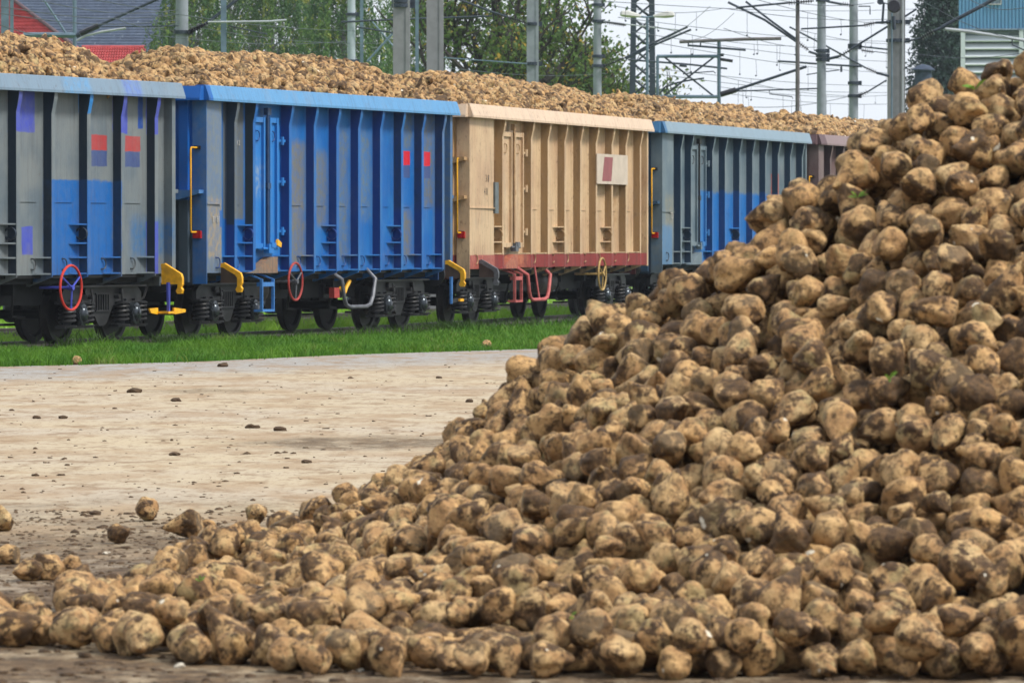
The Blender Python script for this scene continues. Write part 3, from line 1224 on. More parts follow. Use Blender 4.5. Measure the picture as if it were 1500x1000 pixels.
def bogie(root, c):
    fr = MB()
    fr.box(c - .28, c + .28, HALF - .95, HALF + .95, .60, .82)
    fr.box(c - .35, c + .35, HALF - .35, HALF + .35, .82, 1.02)
    for s in (-1, 1):
        fr.cyl((c + s * .9, HALF - 1.1, .46), (c + s * .9, HALF + 1.1, .46), .075, 12)
        fr.box(c + s * 1.2 - .04, c + s * 1.2 + .04, HALF - .98, HALF + .98, .68, .82)
    b = fr.obj('bogie', M_DARK2, root)
    w, sp, sf, cv = shared('wheel', wheel_mesh), shared('spring', spring_mesh), shared('sf', sideframe_mesh), shared('cover', cover_mesh)
    for s in (-1, 1):
        link('wheel', w, b, (c + s * .9, HALF - .80, .46))
        link('wheel', w, b, (c + s * .9, HALF + .80, .46), (0, 0, math.pi))
        for d in (-.305, .305):
            link('spring', sp, b, (c + s * .9 + d, HALF - 1.09, .46), scale=(1.1, 1.1, 1.0))
        link('axle_box', cv, b, (c + s * .9, HALF - 1.14, .46), scale=(.85, 1.0, 1.15))
        link('axle_box', cv, b, (c + s * .9, HALF + 1.10, .46), (0, 0, math.pi))
    link('side_frame', sf, b, (c, HALF - 1.03, 0))
    link('side_frame', sf, b, (c, HALF + 1.03, 0), (0, 0, math.pi))
    return b


def ring_mesh(mat, key_):
    def f():
        mb = MB()
        pts = [(0, -.02, .085)] + [(.085 * math.sin(t), -.035, .085 * math.cos(t)) for t in np.linspace(0, math.pi, 9)] + [(0, -.02, -.085)]
        mb.tube(pts, .010, 6)
        mb.box(-.018, .006, -.012, .004, -.10, -.07)
        mb.box(-.018, .006, -.012, .004, .07, .10)
        return mb.mesh('tie_ring', mat)
    return shared('ring' + key_, f)


Z_BOT, Z_LEDGE, Z_CAPB, Z_CAPT = 1.10, 1.375, 3.97, 4.22
PD = .18        # rib depth


def text_part(body, size, loc, mat, parent, name='lettering'):
    cu = bpy.data.curves.new(name, 'FONT')
    cu.body = body
    cu.size = size
    cu.extrude = .001
    o = bpy.data.objects.new(name, cu)
    dg = None
    COL.objects.link(o)
    bpy.context.view_layer.update()
    me = bpy.data.meshes.new_from_object(o.evaluated_get(bpy.context.evaluated_depsgraph_get()))
    COL.objects.unlink(o)
    bpy.data.objects.remove(o)
    me.name = name
    me.materials.clear()
    me.materials.append(mat)
    return link(name, me, parent, loc, (R(90), 0, 0))


def handrail(root, x, y, z0, z1, mat, d):
    mb = MB()
    # stands off the end wall: brackets then vertical bar
    mb.tube([(x, y, z1), (x - d + .02, y, z1), (x - d, y, z1 - .03), (x - d, y, z0 + .03), (x - d + .02, y, z0), (x, y, z0)], .0145, 8)
    h = mb.obj('handrail', mat, root)
    m2 = MB().box(x - .05, x + .0, y - .06, y + .06, z1 - .03, z1 + .03).box(x - .05, x, y - .06, y + .06, z0 - .03, z0 + .03)
    m2.obj('bracket', M_DARK, h)


def handwheel(root, x, z, dia, rim, spoke):
    y = -.06
    mb = MB()
    pts = [(x + dia / 2 * math.sin(t), y, z + dia / 2 * math.cos(t)) for t in np.linspace(0, 2 * math.pi, 33)]
    mb.tube(pts, .021, 8, caps=False)
    w = mb.obj('brake_wheel', rim, root)
    m2 = MB()
    for a in (60, 180, 300):
        t = R(a)
        m2.tube([(x, y - .02, z), (x + dia / 2 * math.sin(t), y, z + dia / 2 * math.cos(t))], .015, 6)
    m2.cyl((x, y - .05, z), (x, y + .05, z), .04, 10)
    m2.cyl((x, y + .05, z), (x, .5, z), .022, 8)
    m2.obj('spokes', spoke, w)


def rope_hook(root, x, mat, plate):
    mb = MB()
    o = [(0.0, 1.26), (-.06, 1.27), (-.36, 1.10), (-.385, 1.03), (-.385, .93), (-.36, .88), (-.39, .84), (-.37, .78), (-.30, .775), (-.27, .82), (-.30, .88), (-.30, 1.02), (-.26, 1.07), (-.04, 1.19), (0, 1.19)]
    mb.prism(o, 'x', x - .035, x + .035)
    h = mb.obj('rope_hook', mat, root)
    MB().prism([(.0, 1.195), (-.035, 1.195), (-.26, 1.075), (-.295, 1.02), (-.295, .93), (.0, .93)], 'x', x - .02, x + .02).obj('hook_plate', plate, h)


def step_frame(root, x, mat, w=.55, z0=.47, z1=.98):
    mb = MB()
    t = .035
    y = -.14
    mb.box(x, x + t, y, y + .05, z0, z1); mb.box(x + w - t, x + w, y, y + .05, z0, z1)
    mb.box(x, x + w, y - .004, y + .16, z0 - .04, z0); mb.box(x + t, x + w - t, y - .002, y + .12, .86, .93)
    for xx in (x, x + w - t):
        mb.prism([(y, z1), (y + .05, z1), (.28, 1.09), (.23, 1.12)], 'x', xx, xx + t)
    mb.obj('step', mat, root)


def guard_loop(root, x0, x1, mat, post=False):
    mb = MB()
    a, b = x0 + .15, x1 - .6
    y = -.02
    mb.tube([(x0 - .05, y + .25, 1.12), (x0, y, .95), (x0 + .12, y, .62), (x0 + .22, y, .50), (x0 + .4, y, .46), (x1 - .45, y, .46), (x1 - .25, y, .50), (x1 - .12, y, .64), (x1, y, .95), (x1 + .08, y + .2, 1.12)], .037, 8)
    g = mb.obj('guard_bar', mat, root)
    if post:
        MB().cyl(((x0 + x1) / 2 + .1, y + .02, .47), ((x0 + x1) / 2 + .1, y + .12, 1.12), .02, 6).obj('upright', mat, g)


def wagon(spec):
    x0, y0, L, th = spec['at']
    root = empty('freight_wagon', (x0, y0, .05), th)
    tag(root, spec['label'], 'freight wagon', 'open freight wagons loaded with sugar beets')
    mt, mcap, mend, msill, mdoor = spec['mat'], spec['cap'], spec['end'], spec['sill'], spec['door']
    ribs = spec['ribs']
    d0, d1 = spec['door_x']
    # ---- near side: panels between ribs
    edges = [0.0] + ribs + [L - .10]
    for i in range(len(edges) - 1):
        a, b = edges[i] + .11, edges[i + 1]
        if i == 0: a = .0
        if abs(edges[i] - d0) < .02:
            continue
        if i == 0:
            prof = [(0, .012), (max(.2, b - .55), .03), (b - .42, .06), (b - .30, .11), (b - .18, .15), (b - .06, PD), (b, PD)]
        else:
            prof = [(a, PD), (b - .16, PD), (b - .09, PD - .003), (b - .045, PD - .010), (b - .015, PD - .022), (b + .004, PD - .04)]
        n = len(prof)
        vs = [(x, y, z) for z in (Z_BOT, Z_CAPB + .04) for x, y in prof]
        pm = MB().add(vs, [(k, k + 1, n + k + 1, n + k) for k in range(n - 1)], True)
        pe = prof[1][0] if i else prof[1][0]
        pm.box(prof[0][0] + .03, pe - .03, (PD - .014) if i else -.004, (PD + .01) if i else .03, 2.243, 2.257)
        pm.obj('wall_panel', mt, root)
        # tie ring near the foot of the panel
        rx = a + .30 if i else a + .45
        y_r = PD if i else .02
        link('tie_ring', ring_mesh(spec['ringmat'], spec['key']), root, (max(b - (.34 if i % 2 else .50), a + .02) if i else rx, y_r, 1.27))
    # ---- ribs with gussets and foot bracket
    dk = MB()
    dk.lathe([(.105, -.002), (.105, -.05), (.085, -.05), (.085, -.004), (0, -.004)], 'x', (0, PD * .5, 0), 20)
    dk = dk.mesh('pocket_ring', spec['web'])
    for k, s in enumerate(ribs):
        mb = MB()
        mb.box(s, s + .11, 0, PD + .01, Z_BOT, Z_CAPB - .34)
        mb.prism([(0, Z_CAPB - .34), (PD + .01, Z_CAPB - .34), (PD + .01, Z_CAPB + .02), (-.06, Z_CAPB + .02), (-.045, Z_CAPB - .12), (-.015, Z_CAPB - .25)], 'x', s, s + .11)
        mb.prism([(0, Z_BOT), (0, Z_BOT - .03), (.42, .915), (.46, .915), (.46, Z_BOT - .002)], 'x', s, s + .022)
        rb = mb.obj('rib', mt, root)
        # the web of the rib that looks along the train has its shade painted in as a darker colour
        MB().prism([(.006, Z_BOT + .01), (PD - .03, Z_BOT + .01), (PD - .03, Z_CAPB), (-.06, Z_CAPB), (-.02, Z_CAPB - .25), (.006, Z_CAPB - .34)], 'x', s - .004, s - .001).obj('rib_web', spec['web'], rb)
        zs = [Z_BOT + .02, Z_LEDGE] + ([1.60, 1.90] if k in spec['pockets'] else [])
        for z in zs:
            MB().prism([(s - .30, PD - .002), (s - .006, 0.01), (s - .006, PD - .002)], 'z', z - .012, z + .012).obj('gusset', mt, rb)
        if k in spec['pockets']:
            link('pocket_ring', dk, rb, (s - .006, 0, 1.75))
    # materials keyed to wagon coordinates: give ribs their own coordinates via mesh offsets
    # ---- end posts
    MB().box(L - .10, L + .02, -.005, PD + .03, Z_BOT - .02, Z_CAPB + .02).obj('corner_post', mt, root)
    MB().box(-.02, .0, -.005, .25, Z_BOT - .18, Z_CAPB + .02).obj('corner_post', mt, root)
    # ---- side sill skirt (coloured strip)
    if msill:
        for i in range(len(edges) - 1):
            a, b = edges[i] + (.113 if i else .002), edges[i + 1] - .345
            if b - a < .1: continue
            yy = (PD - .006) if i else .006
            if i == 0: b = edges[1] - .6
            MB().box(a, b, yy - .006, yy + .002, Z_BOT - .01, Z_LEDGE - .02).obj('sill_strip', msill, root)
            MB().add([(edges[i + 1] - .343, PD - .010, Z_BOT), (edges[i + 1] - .003, -.004, Z_BOT), (edges[i + 1] - .003, -.004, Z_LEDGE - .02), (edges[i + 1] - .343, PD - .010, Z_LEDGE - .02)], [(0, 1, 2, 3)]).obj('sill_strip', msill, root)
        for s in ribs:
            MB().box(s - .002, s + .112, -.006, -.001, Z_BOT, Z_LEDGE - .02).obj('sill_strip', msill, root)
    # ---- door
    da, db = d0 + .11, d1
    mid = (da + db) / 2 - .1
    back = MB().box(da, db, PD - .005, PD + .02, Z_BOT, Z_CAPB + .03)
    back.obj('door_recess', mdoor, root)
    for (a, b) in ((da + .02, mid - .10), (mid + .12, db - .36)):
        mb = MB()
        z0, z1 = 1.50, 3.74
        mb.box(a, b, .10, .13, z0, z1)
        mb.box(a, a + .07, .05, .10, z0, z1); mb.box(b - .07, b, .05, .10, z0, z1)
        mb.box(a + .07, b - .07, .06, .10, z0, z0 + .09); mb.box(a + .07, b - .07, .06, .10, z1 - .09, z1)
        lf = mb.obj('door_leaf', mdoor, root)
        link('tie_ring', ring_mesh(spec['ringmat'], spec['key']), lf, ((a + b) / 2 - .04, .10, 3.42))
    for hz in (1.80, 2.65, 3.35):
        MB().box(db - .36, db - .02, .06, .14, hz - .02, hz + .02).cyl((db - .2, .05, hz - .07), (db - .2, .05, hz + .07), .035, 8).obj('hinge', mdoor, root)
    lb = MB()
    lb.cyl((mid - .02, .04, 1.45), (mid - .02, .04, 3.88), .022, 8)
    lb.cyl((mid + .06, .055, 1.55), (mid + .06, .055, 3.80), .016, 8)
    lb.box(mid - .06, mid + .10, .02, .10, 3.78, 3.90); lb.box(mid - .06, mid + .08, .02, .10, 2.52, 2.62)
    lk = lb.obj('locking_bar', spec['lockmat'], root)
    MB().box(mid - .10, mid + .12, -.02, .09, 1.42, 1.58).box(mid + .0, mid + .2, -.03, .04, 1.52, 1.60).cyl((mid - .3, .02, 1.50), (mid + .35, .02, 1.50), .022, 8).obj('latch', M_GREYM if spec['key'] == 'c' else mdoor, lk)
    if spec.get('latch_y'):
        MB().prism([(mid + .22, 1.56), (mid + .40, 1.52), (mid + .42, 1.60), (mid + .26, 1.66)], 'y', -.04, .0).obj('latch_handle', M_YEL, lk)
    MB().prism([(da - .25, 1.085), (da + .95, 1.085), (da + .95, 1.36), (da + .72, 1.36)], 'y', -.02, .14).obj('door_sill', msill or spec['sillplate'], root)
    # ---- far wall and floor
    MB().box(0, L, 2 * HALF - .20, 2 * HALF - .15, Z_BOT, Z_CAPB + .1).obj('far_wall', mt, root)
    fm_ = MB()
    for s in ribs: fm_.box(s, s + .11, 2 * HALF - .15, 2 * HALF, Z_BOT, Z_CAPB)
    fm_.obj('far_ribs', mt, root)
    MB().box(.05, L - .05, .20, 2 * HALF - .2, 1.05, 1.14).obj('floor', M_DARK2, root)
    # ---- end walls
    for (e, sg) in ((0, -1), (L, 1)):
        xa = e if sg < 0 else e - .05
        w = MB().box(xa + (.002 if sg < 0 else 0), xa + .05, .26, 2 * HALF - .2, Z_BOT - .2, Z_CAPB + .02)
        w = w.obj('end_wall', mend, root)
        for yy in (.30, 1.38, 2.42):
            MB().box(e - .10 if sg < 0 else e, e if sg < 0 else e + .10, yy, yy + .16, .95, Z_CAPB).obj('end_post', mend, w)
        for zz in spec.get('end_ledges', (2.42,)):
            xx = (e - .22, e - .01) if sg < 0 else (e + .01, e + .22)
            mb = MB()
            mb.prism([(.05, zz + .06), (.05, zz), (.42, zz - .10), (2.5, zz - .10), (2.8, zz), (2.8, zz + .06)], 'x', xx[0] + (.0 if sg < 0 else .0), xx[1])
            mb.obj('end_ledge', spec.get('ledgemat', mend), w)
        handrail(w, e, .16 if sg < 0 else .2, 1.78, 3.18, M_YEL, .30 * -sg)
        MB().box(e - .08 if sg < 0 else e, e if sg < 0 else e + .08, .08, .22, 1.68, 1.80).obj('reflector', M_LAMP, w)
        # buffers and coupling
        for yy in (HALF - .875, HALF + .875):
            bf = MB()
            bf.cyl((e, yy, 1.0), (e + sg * .30, yy, 1.0), .11, 14)
            bf.cyl((e + sg * .30, yy, 1.0), (e + sg * .56, yy, 1.0), .07, 12)
            bf.cyl((e + sg * .56, yy, 1.0), (e + sg * .61, yy, 1.0), .22, 20)
            bf.obj('buffer', M_DARK, root)
        MB().tube([(e, HALF, .98), (e + sg * .3, HALF, .95), (e + sg * .6, HALF, .98)], .035, 6).obj('coupling', M_DARK, root)
        MB().tube([(e, HALF - .4, .95), (e + sg * .25, HALF - .42, .70), (e + sg * .5, HALF - .4, .62), (e + sg * .66, HALF - .3, .75)], .022, 6).obj('brake_hose', M_DARK, root)
    # ---- top rails
    cp = [(-.10, Z_CAPB - .01), (-.10, Z_CAPB + .03), (-.03, Z_CAPT - .01), (.0, Z_CAPT), (.12, Z_CAPT), (.20, Z_CAPT - .03), (.20, Z_CAPB)]
    MB().prism(cp, 'x', -.12, L + .20).obj('top_rail', mcap, root)
    MB().prism([(2 * HALF - p[0], p[1]) for p in cp], 'x', -.12, L + .20).obj('top_rail', mcap, root)
    ec = [(-.20, Z_CAPB - .01), (-.20, Z_CAPB + .03), (-.14, Z_CAPT - .02), (.08, Z_CAPT - .02), (.08, Z_CAPB)]
    MB().prism([(p[0] - .10, p[1]) for p in ec], 'y', .0, 2 * HALF).obj('end_rail', mend if spec.get('endcapdark') else mcap, root)
    MB().prism([(L - p[0], p[1]) for p in ec], 'y', .205, 2 * HALF - .205).obj('end_rail', mcap, root)
    # ---- underframe
    uf = MB()
    uf.box(.1, L - .1, HALF - .35, HALF + .35, .80, 1.05)
    uf.box(.1, L - .1, .34, .48, .96, Z_BOT - .005)
    uf.box(.1, L - .1, 2 * HALF - .48, 2 * HALF - .34, .90, Z_BOT - .005)
    uf.box(3.2, L - 3.2, HALF - .75, HALF + .75, .62, 1.05)
    for k in range(3, int(L) - 2, 2):
        uf.box(k - .05, k + .05, .48, 2 * HALF - .48, .78, 1.05)
        uf.tube([(k, .5, 1.0), (k + .3, .7, .45), (k + .9, .8, .42)], .022, 6)
    uf.obj('underframe', M_DARK2, root)
    bogie(root, 1.8)
    bogie(root, L - 1.8)
    if spec.get('tank'):
        tx = spec['tank']
        MB().lathe([(0, -.01), (.16, .01), (.24, .10), (.255, .2), (.255, 1.2), (.24, 1.3), (.16, 1.39), (0, 1.4)], 'x', (tx, .75, .78), 24).obj('air_tank', simple('tank_brown', (.05, .042, .038, 1), .6, var=.4), root)
    for a in spec.get('hooks', ()): rope_hook(root, a[0], a[1], a[2])
    for a in spec.get('wheels', ()): handwheel(root, *a)
    for a in spec.get('steps', ()): step_frame(root, *a)
    for a in spec.get('guards', ()): guard_loop(root, *a)
    # brake valve gear seen beneath the floor
    gv = MB()
    gx0 = L * .58
    gv.box(gx0, gx0 + .5, .62, .80, .62, .86); gv.cyl((gx0 + .1, .60, .74), (gx0 + .1, .50, .74), .07, 12)
    gv.tube([(gx0 + .3, .55, .95), (gx0 + .32, .50, .70), (gx0 + .6, .52, .62)], .02, 6)
    gv.obj('brake_gear', M_DARK, root)
    if spec.get('valve'):
        vx = spec['valve']
        MB().tube([(vx, .25, .80), (vx + .10, .20, .70), (vx + .16, .2, .78), (vx + .30, .18, .92)], .035, 6).obj('valve_handle', M_YEL, root)
        MB().box(vx - .35, vx - .1, .22, .32, .62, .80).obj('valve_box', M_DRED, root)
    return root


def shift_ribs():
    pass


GREY = lin((134, 142, 144), .92)
DGREY = lin((96, 108, 118), .9)
BLUE = lin((14, 104, 184), 1.0)
BLUE2 = lin((38, 132, 206), 1.1)
DBLUE = lin((6, 72, 160), 1.05)
VIO = lin((74, 88, 196), 1.0)
REDP = lin((188, 66, 68), .95)
NAVY = lin((66, 86, 140), 1.0)
RBR = lin((206, 26, 48), 1.15)
TAN = lin((222, 190, 150), 1.03)
TAN2 = lin((188, 148, 104), .95)
DUST = lin((150, 146, 138), .95)

p1 = [(9.34, 9.46, 1.0, 2.60, BLUE, .02, .9), (9.72, 10.51, 1.0, 2.60, BLUE, .02, .9), (10.50, 10.63, 1.0, 2.60, BLUE, .02, .9), (10.9, 11.66, 1.0, 2.60, BLUE, .04, .9),
      (12.3, 13.5, 1.4, 2.0, lin((70, 120, 170), .9), .15, .5),
      (10.98, 11.50, 3.08, 3.33, REDP, .008, .9), (10.98, 11.50, 2.83, 3.08, NAVY, .008, .9),
      (12.12, 12.64, 3.08, 3.33, REDP, .008, .9), (12.12, 12.62, 2.83, 3.08, NAVY, .008, .9),
      (8.21, 8.33, 3.33, 3.95, VIO, .012, .75), (8.60, 9.12, 3.33, 3.98, VIO, .012, .75), (8.70, 9.05, 1.42, 1.86, VIO, .012, .85),
      (11.64, 11.78, 3.36, 4.0, VIO, .012, .85), (12.08, 12.20, 3.36, 4.0, VIO, .012, .85), (12.80, 12.93, 3.36, 4.0, VIO, .012, .85),
      (12.80, 12.93, 1.1, 1.95, VIO, .012, .8), (7.5, 8.0, 3.33, 3.98, DBLUE, .012, .85), (12.56, 12.72, 3.45, 4.0, DBLUE, .012, .8),
      (10.50, 10.63, 3.66, 4.0, BLUE2, .012, .9)]
m1 = paint('grey_wagon_paint', GREY, p1, alt=(lin((112, 126, 136), .9), .35, .65), rust=.15)
m1cap = paint('grey_blue_cap_paint', lin((128, 152, 172), .95), [(9.6, 10.5, 3.9, 4.3, lin((106, 160, 205), .95), .12, .4), (11.6, 12.2, 3.9, 4.3, lin((110, 140, 205), .95), .1, .5)], rust=.3, streak=.3)
p2 = [(0.0, .85, 1.0, 4.1, lin((128, 140, 148), .9), .10, .7), (.1, .75, 1.35, 2.35, lin((172, 156, 134), .9), .05, .3), (.62, .92, 1.86, 2.14, BLUE, .012, .9),
      (1.1, 2.0, 2.0, 4.1, lin((112, 118, 118), .85), .03, .85), (1.64, 1.74, 2.75, 3.2, lin((60, 150, 210), .9), .012, .9),
      (4.1, 4.8, 1.2, 3.35, lin((128, 128, 124), .9), .10, .6), (5.3, 5.85, 1.9, 3.2, lin((118, 124, 128), .9), .12, .6), (6.4, 6.9, 1.3, 3.6, lin((108, 124, 140), .9), .16, .5),
      (7.45, 8.0, 2.0, 3.6, lin((104, 128, 150), .9), .14, .4), (10.6, 11.25, 2.25, 4.0, lin((112, 118, 124), .9), .10, .55), (9.6, 10.1, 1.3, 2.2, lin((122, 122, 120), .9), .14, .55),
      (11.28, 11.9, 1.0, 4.1, lin((104, 130, 156), .9), .12, .6), (9.6, 10.15, 3.3, 4.1, lin((106, 122, 134), .9), .10, .5),
      (9.64, 10.04, 3.01, 3.27, RBR, .006, 1), (9.64, 10.04, 2.78, 3.01, NAVY, .006, .9),
      (10.70, 11.10, 3.01, 3.27, RBR, .006, 1), (10.70, 11.10, 2.78, 3.01, NAVY, .006, .9)]
m2 = paint('blue_wagon_paint', BLUE, p2, alt=(lin((44, 122, 192), 1.0), .4, .7), rust=.12, streak=.22)
m2cap = paint('blue_cap_paint', lin((92, 152, 200), 1.05), [(-.4, .06, 3.9, 4.3, BLUE, .01, 1)], rust=.25, streak=.35)
m2door = paint('blue_door_paint', lin((34, 122, 200), 1.1), [(2.2, 2.6, 2.4, 3.0, lin((140, 170, 205), .9), .15, .1)], rust=.1, streak=.25)
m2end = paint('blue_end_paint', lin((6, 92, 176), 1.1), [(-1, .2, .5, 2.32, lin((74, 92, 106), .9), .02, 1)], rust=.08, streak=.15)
m2ledge = paint('blue_ledge_paint', lin((74, 128, 190), 1.0), rust=.1)
p3 = [(11.9, 12.6, 1.9, 3.0, TAN2, .3, .3)]
m3 = paint('tan_wagon_paint', TAN, p3, alt=(lin((204, 168, 132), 1.02), .38, .66), rust=.42, streak=.55)
m3cap = paint('tan_cap_paint', lin((224, 196, 168), 1.05), rust=.5, streak=.35)
m3sill = paint('red_sill_paint', lin((158, 62, 60), .9), [(0, 2.0, 1, 1.5, lin((206, 120, 100), 1), .2, .3), (2.6, 4.5, 1, 1.5, lin((206, 128, 96), 1), .2, .4)], rust=.25, streak=.35)
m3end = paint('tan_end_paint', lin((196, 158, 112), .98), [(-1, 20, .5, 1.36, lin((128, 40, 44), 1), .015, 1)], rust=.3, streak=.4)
p4 = [(3.6, 4.7, 1.0, 2.75, lin((30, 120, 192), 1.05), .05, .85), (4.67, 11.0, 1.0, 2.70, lin((18, 112, 190), 1.05), .06, .9), (0, 1.0, 1.0, 1.95, lin((86, 136, 180), .95), .05, .7),
      (.35, 1.2, 1.95, 2.6, lin((150, 148, 130), .9), .10, .4), (11.3, 11.6, 2.7, 3.2, lin((170, 90, 80), 1), .02, .8)]
m4 = paint('slate_blue_wagon_paint', lin((130, 146, 154), .92), p4, alt=(lin((100, 122, 136), .9), .35, .65), rust=.12)
m4cap = paint('slate_cap_paint', lin((140, 164, 180), .95), [(-.4, .10, 3.9, 4.3, lin((60, 118, 164), .95), .02, 1)], rust=.2, streak=.25)
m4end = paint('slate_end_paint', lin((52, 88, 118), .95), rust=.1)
m5 = paint('maroon_wagon_paint', lin((120, 96, 96), .95), alt=(lin((136, 116, 112), .95), .4, .65), rust=.2)
m5cap = paint('maroon_cap_paint', lin((150, 128, 128), .95), [(-.4, .5, 3.9, 4.3, lin((104, 78, 82), .95), .02, 1)], rust=.2)
web1 = paint('navy_web_shade', lin((34, 54, 72), .8), [(9.35, 10.52, 1.0, 2.60, lin((20, 72, 130), .9), .02, .9), (10.2, 11.7, 1.0, 2.60, lin((30, 70, 110), .9), .02, .7)], rust=.1, streak=.2)  # web colours: side paints darkened, shade of the turned-away rib faces painted in
web2 = paint('deep_blue_web_shade', lin((4, 62, 140), .95), [(1.0, 2.1, 1.9, 4.2, lin((40, 60, 78), .85), .02, 1), (9.0, 11.8, 2.2, 4.2, lin((30, 66, 110), .9), .1, .7)], rust=.06, streak=.15)
web3 = paint('brown_tan_web_shade', lin((190, 154, 108), .85), [(0, 20, 1.0, 1.37, lin((120, 40, 46), .95), .01, 1)], rust=.3, streak=.4)
web4 = paint('slate_web_shade', lin((34, 66, 94), .85), [(3.6, 11.4, 1.0, 2.75, lin((14, 76, 140), .95), .05, .9)], rust=.06, streak=.15)
web5 = paint('maroon_web_shade', lin((70, 56, 60), .85), rust=.1, streak=.2)
M_RINGD = simple('ring_dark', (.05, .055, .06, 1), .5)
M_RINGB = simple('ring_blue', lin((24, 66, 130), 1), .5)
M_RINGT = simple('ring_tan', lin((176, 146, 108), 1), .6)
M_LOCKB = simple('lock_dark_blue', lin((40, 70, 110), .9), .5)
M_LOCKT = simple('lock_tan', lin((176, 140, 100), .95), .6)
M_PLATE2 = paint('grey_brown_plate', lin((136, 122, 110), .9), [(2.2, 3.6, 1, 1.5, lin((168, 130, 100), .9), .2, .3)], rust=.3)

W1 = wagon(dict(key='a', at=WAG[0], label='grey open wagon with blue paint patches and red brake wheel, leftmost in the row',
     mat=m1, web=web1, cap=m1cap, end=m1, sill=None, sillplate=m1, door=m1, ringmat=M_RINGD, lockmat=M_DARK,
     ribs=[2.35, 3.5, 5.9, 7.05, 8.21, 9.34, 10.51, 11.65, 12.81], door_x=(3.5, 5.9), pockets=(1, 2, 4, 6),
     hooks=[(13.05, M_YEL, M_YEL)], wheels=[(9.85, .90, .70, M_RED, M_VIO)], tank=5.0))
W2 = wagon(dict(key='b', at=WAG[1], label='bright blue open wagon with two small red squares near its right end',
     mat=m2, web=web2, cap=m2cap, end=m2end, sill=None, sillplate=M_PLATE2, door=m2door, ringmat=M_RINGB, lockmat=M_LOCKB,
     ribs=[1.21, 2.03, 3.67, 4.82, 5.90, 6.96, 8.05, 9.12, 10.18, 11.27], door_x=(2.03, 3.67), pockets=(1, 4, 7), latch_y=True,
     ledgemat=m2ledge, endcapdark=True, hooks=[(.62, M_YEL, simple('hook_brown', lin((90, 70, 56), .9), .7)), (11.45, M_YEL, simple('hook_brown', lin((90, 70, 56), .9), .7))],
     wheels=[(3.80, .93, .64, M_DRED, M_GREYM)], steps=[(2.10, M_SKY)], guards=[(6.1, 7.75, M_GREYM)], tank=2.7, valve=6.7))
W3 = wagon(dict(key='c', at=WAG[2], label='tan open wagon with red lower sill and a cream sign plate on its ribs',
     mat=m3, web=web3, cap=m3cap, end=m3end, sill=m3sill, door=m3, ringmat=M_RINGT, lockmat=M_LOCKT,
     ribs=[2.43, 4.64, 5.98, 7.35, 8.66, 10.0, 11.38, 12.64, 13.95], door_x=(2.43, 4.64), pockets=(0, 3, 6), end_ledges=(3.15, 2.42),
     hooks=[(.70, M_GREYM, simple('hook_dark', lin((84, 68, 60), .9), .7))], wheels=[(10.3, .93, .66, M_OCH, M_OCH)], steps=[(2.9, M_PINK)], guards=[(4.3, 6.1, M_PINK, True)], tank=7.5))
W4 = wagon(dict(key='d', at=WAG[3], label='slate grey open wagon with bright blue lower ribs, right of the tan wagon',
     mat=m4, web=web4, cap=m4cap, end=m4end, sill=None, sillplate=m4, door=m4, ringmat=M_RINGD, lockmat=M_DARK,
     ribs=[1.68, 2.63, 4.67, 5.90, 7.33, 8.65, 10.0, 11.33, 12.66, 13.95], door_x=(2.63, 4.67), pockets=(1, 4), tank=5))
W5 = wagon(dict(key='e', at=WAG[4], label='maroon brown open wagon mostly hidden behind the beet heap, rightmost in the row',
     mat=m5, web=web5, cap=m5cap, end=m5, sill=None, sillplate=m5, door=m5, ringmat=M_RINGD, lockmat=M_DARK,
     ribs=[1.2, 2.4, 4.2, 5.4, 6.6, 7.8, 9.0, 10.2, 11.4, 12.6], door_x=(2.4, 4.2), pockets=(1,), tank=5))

# shunter's step with violet strap on the first wagon, blue one on the second
def shunter_step(root, x, strap, plate, big=True):
    s = MB().prism([(x - .03, .96), (x + .05, .96), (x + .03, .46), (x - .01, .46)], 'y', -.16, -.12).obj('step_strap', strap, root)
    if big:
        MB().box(x - .22, x + .12, -.26, -.03, .455, .49).prism([(x - .45, .47), (x - .20, .44), (x - .20, .55), (x - .5, .54)], 'y', -.06, -.03).prism([(x + .10, .44), (x + .5, .47), (x + .5, .52), (x + .10, .55)], 'y', -.20, -.17).obj('step_plate', plate, s)
    else:
        MB().prism([(x, .46), (x + .45, .50), (x + .45, .56), (x, .54)], 'y', -.13, -.08).obj('step_plate', M_DARK, s)
        MB().box(x + .42, x + .62, -.17, -.12, .50, .55).obj('yellow_edge', plate, s)


shunter_step(W1, 13.0, M_VIO, M_YEL)
shunter_step(W2, 11.35, M_SKY, M_YEL, False)
# sign plate on the tan wagon
sp = MB().box(9.98, 12.70, -.030, -.008, 2.80, 3.42).obj('sign_plate', M_CREAM, W3)
MB().prism([(10.42, 2.86), (11.22, 2.86), (11.36, 3.36), (10.62, 3.36)], 'y', -.034, -.031).obj('red_stripe', M_MAROON, sp)
text_part('3 8', .20, (1.25, .022, 2.75), M_INK, W3)
text_part('4 8', .20, (1.15, .022, 2.50), M_INK, W3)
text_part('ET 24', .15, (.35, .022, 2.22), M_INK, W3)
text_part('31 81', .14, (.25, .0, 1.95), M_WHITE, W2)
text_part('TD', .20, (.75, -.0, 2.10), M_WHITE, W4)
text_part('4 2', .12, (1.68, PD - .02, 3.25), M_WHITE, W2)
# information case on the tan wagon
MB().box(1.85, 2.12, -.01, .08, 2.15, 2.75).obj('paper_case', simple('case_grey', lin((100, 108, 110), .9), .4), W3)


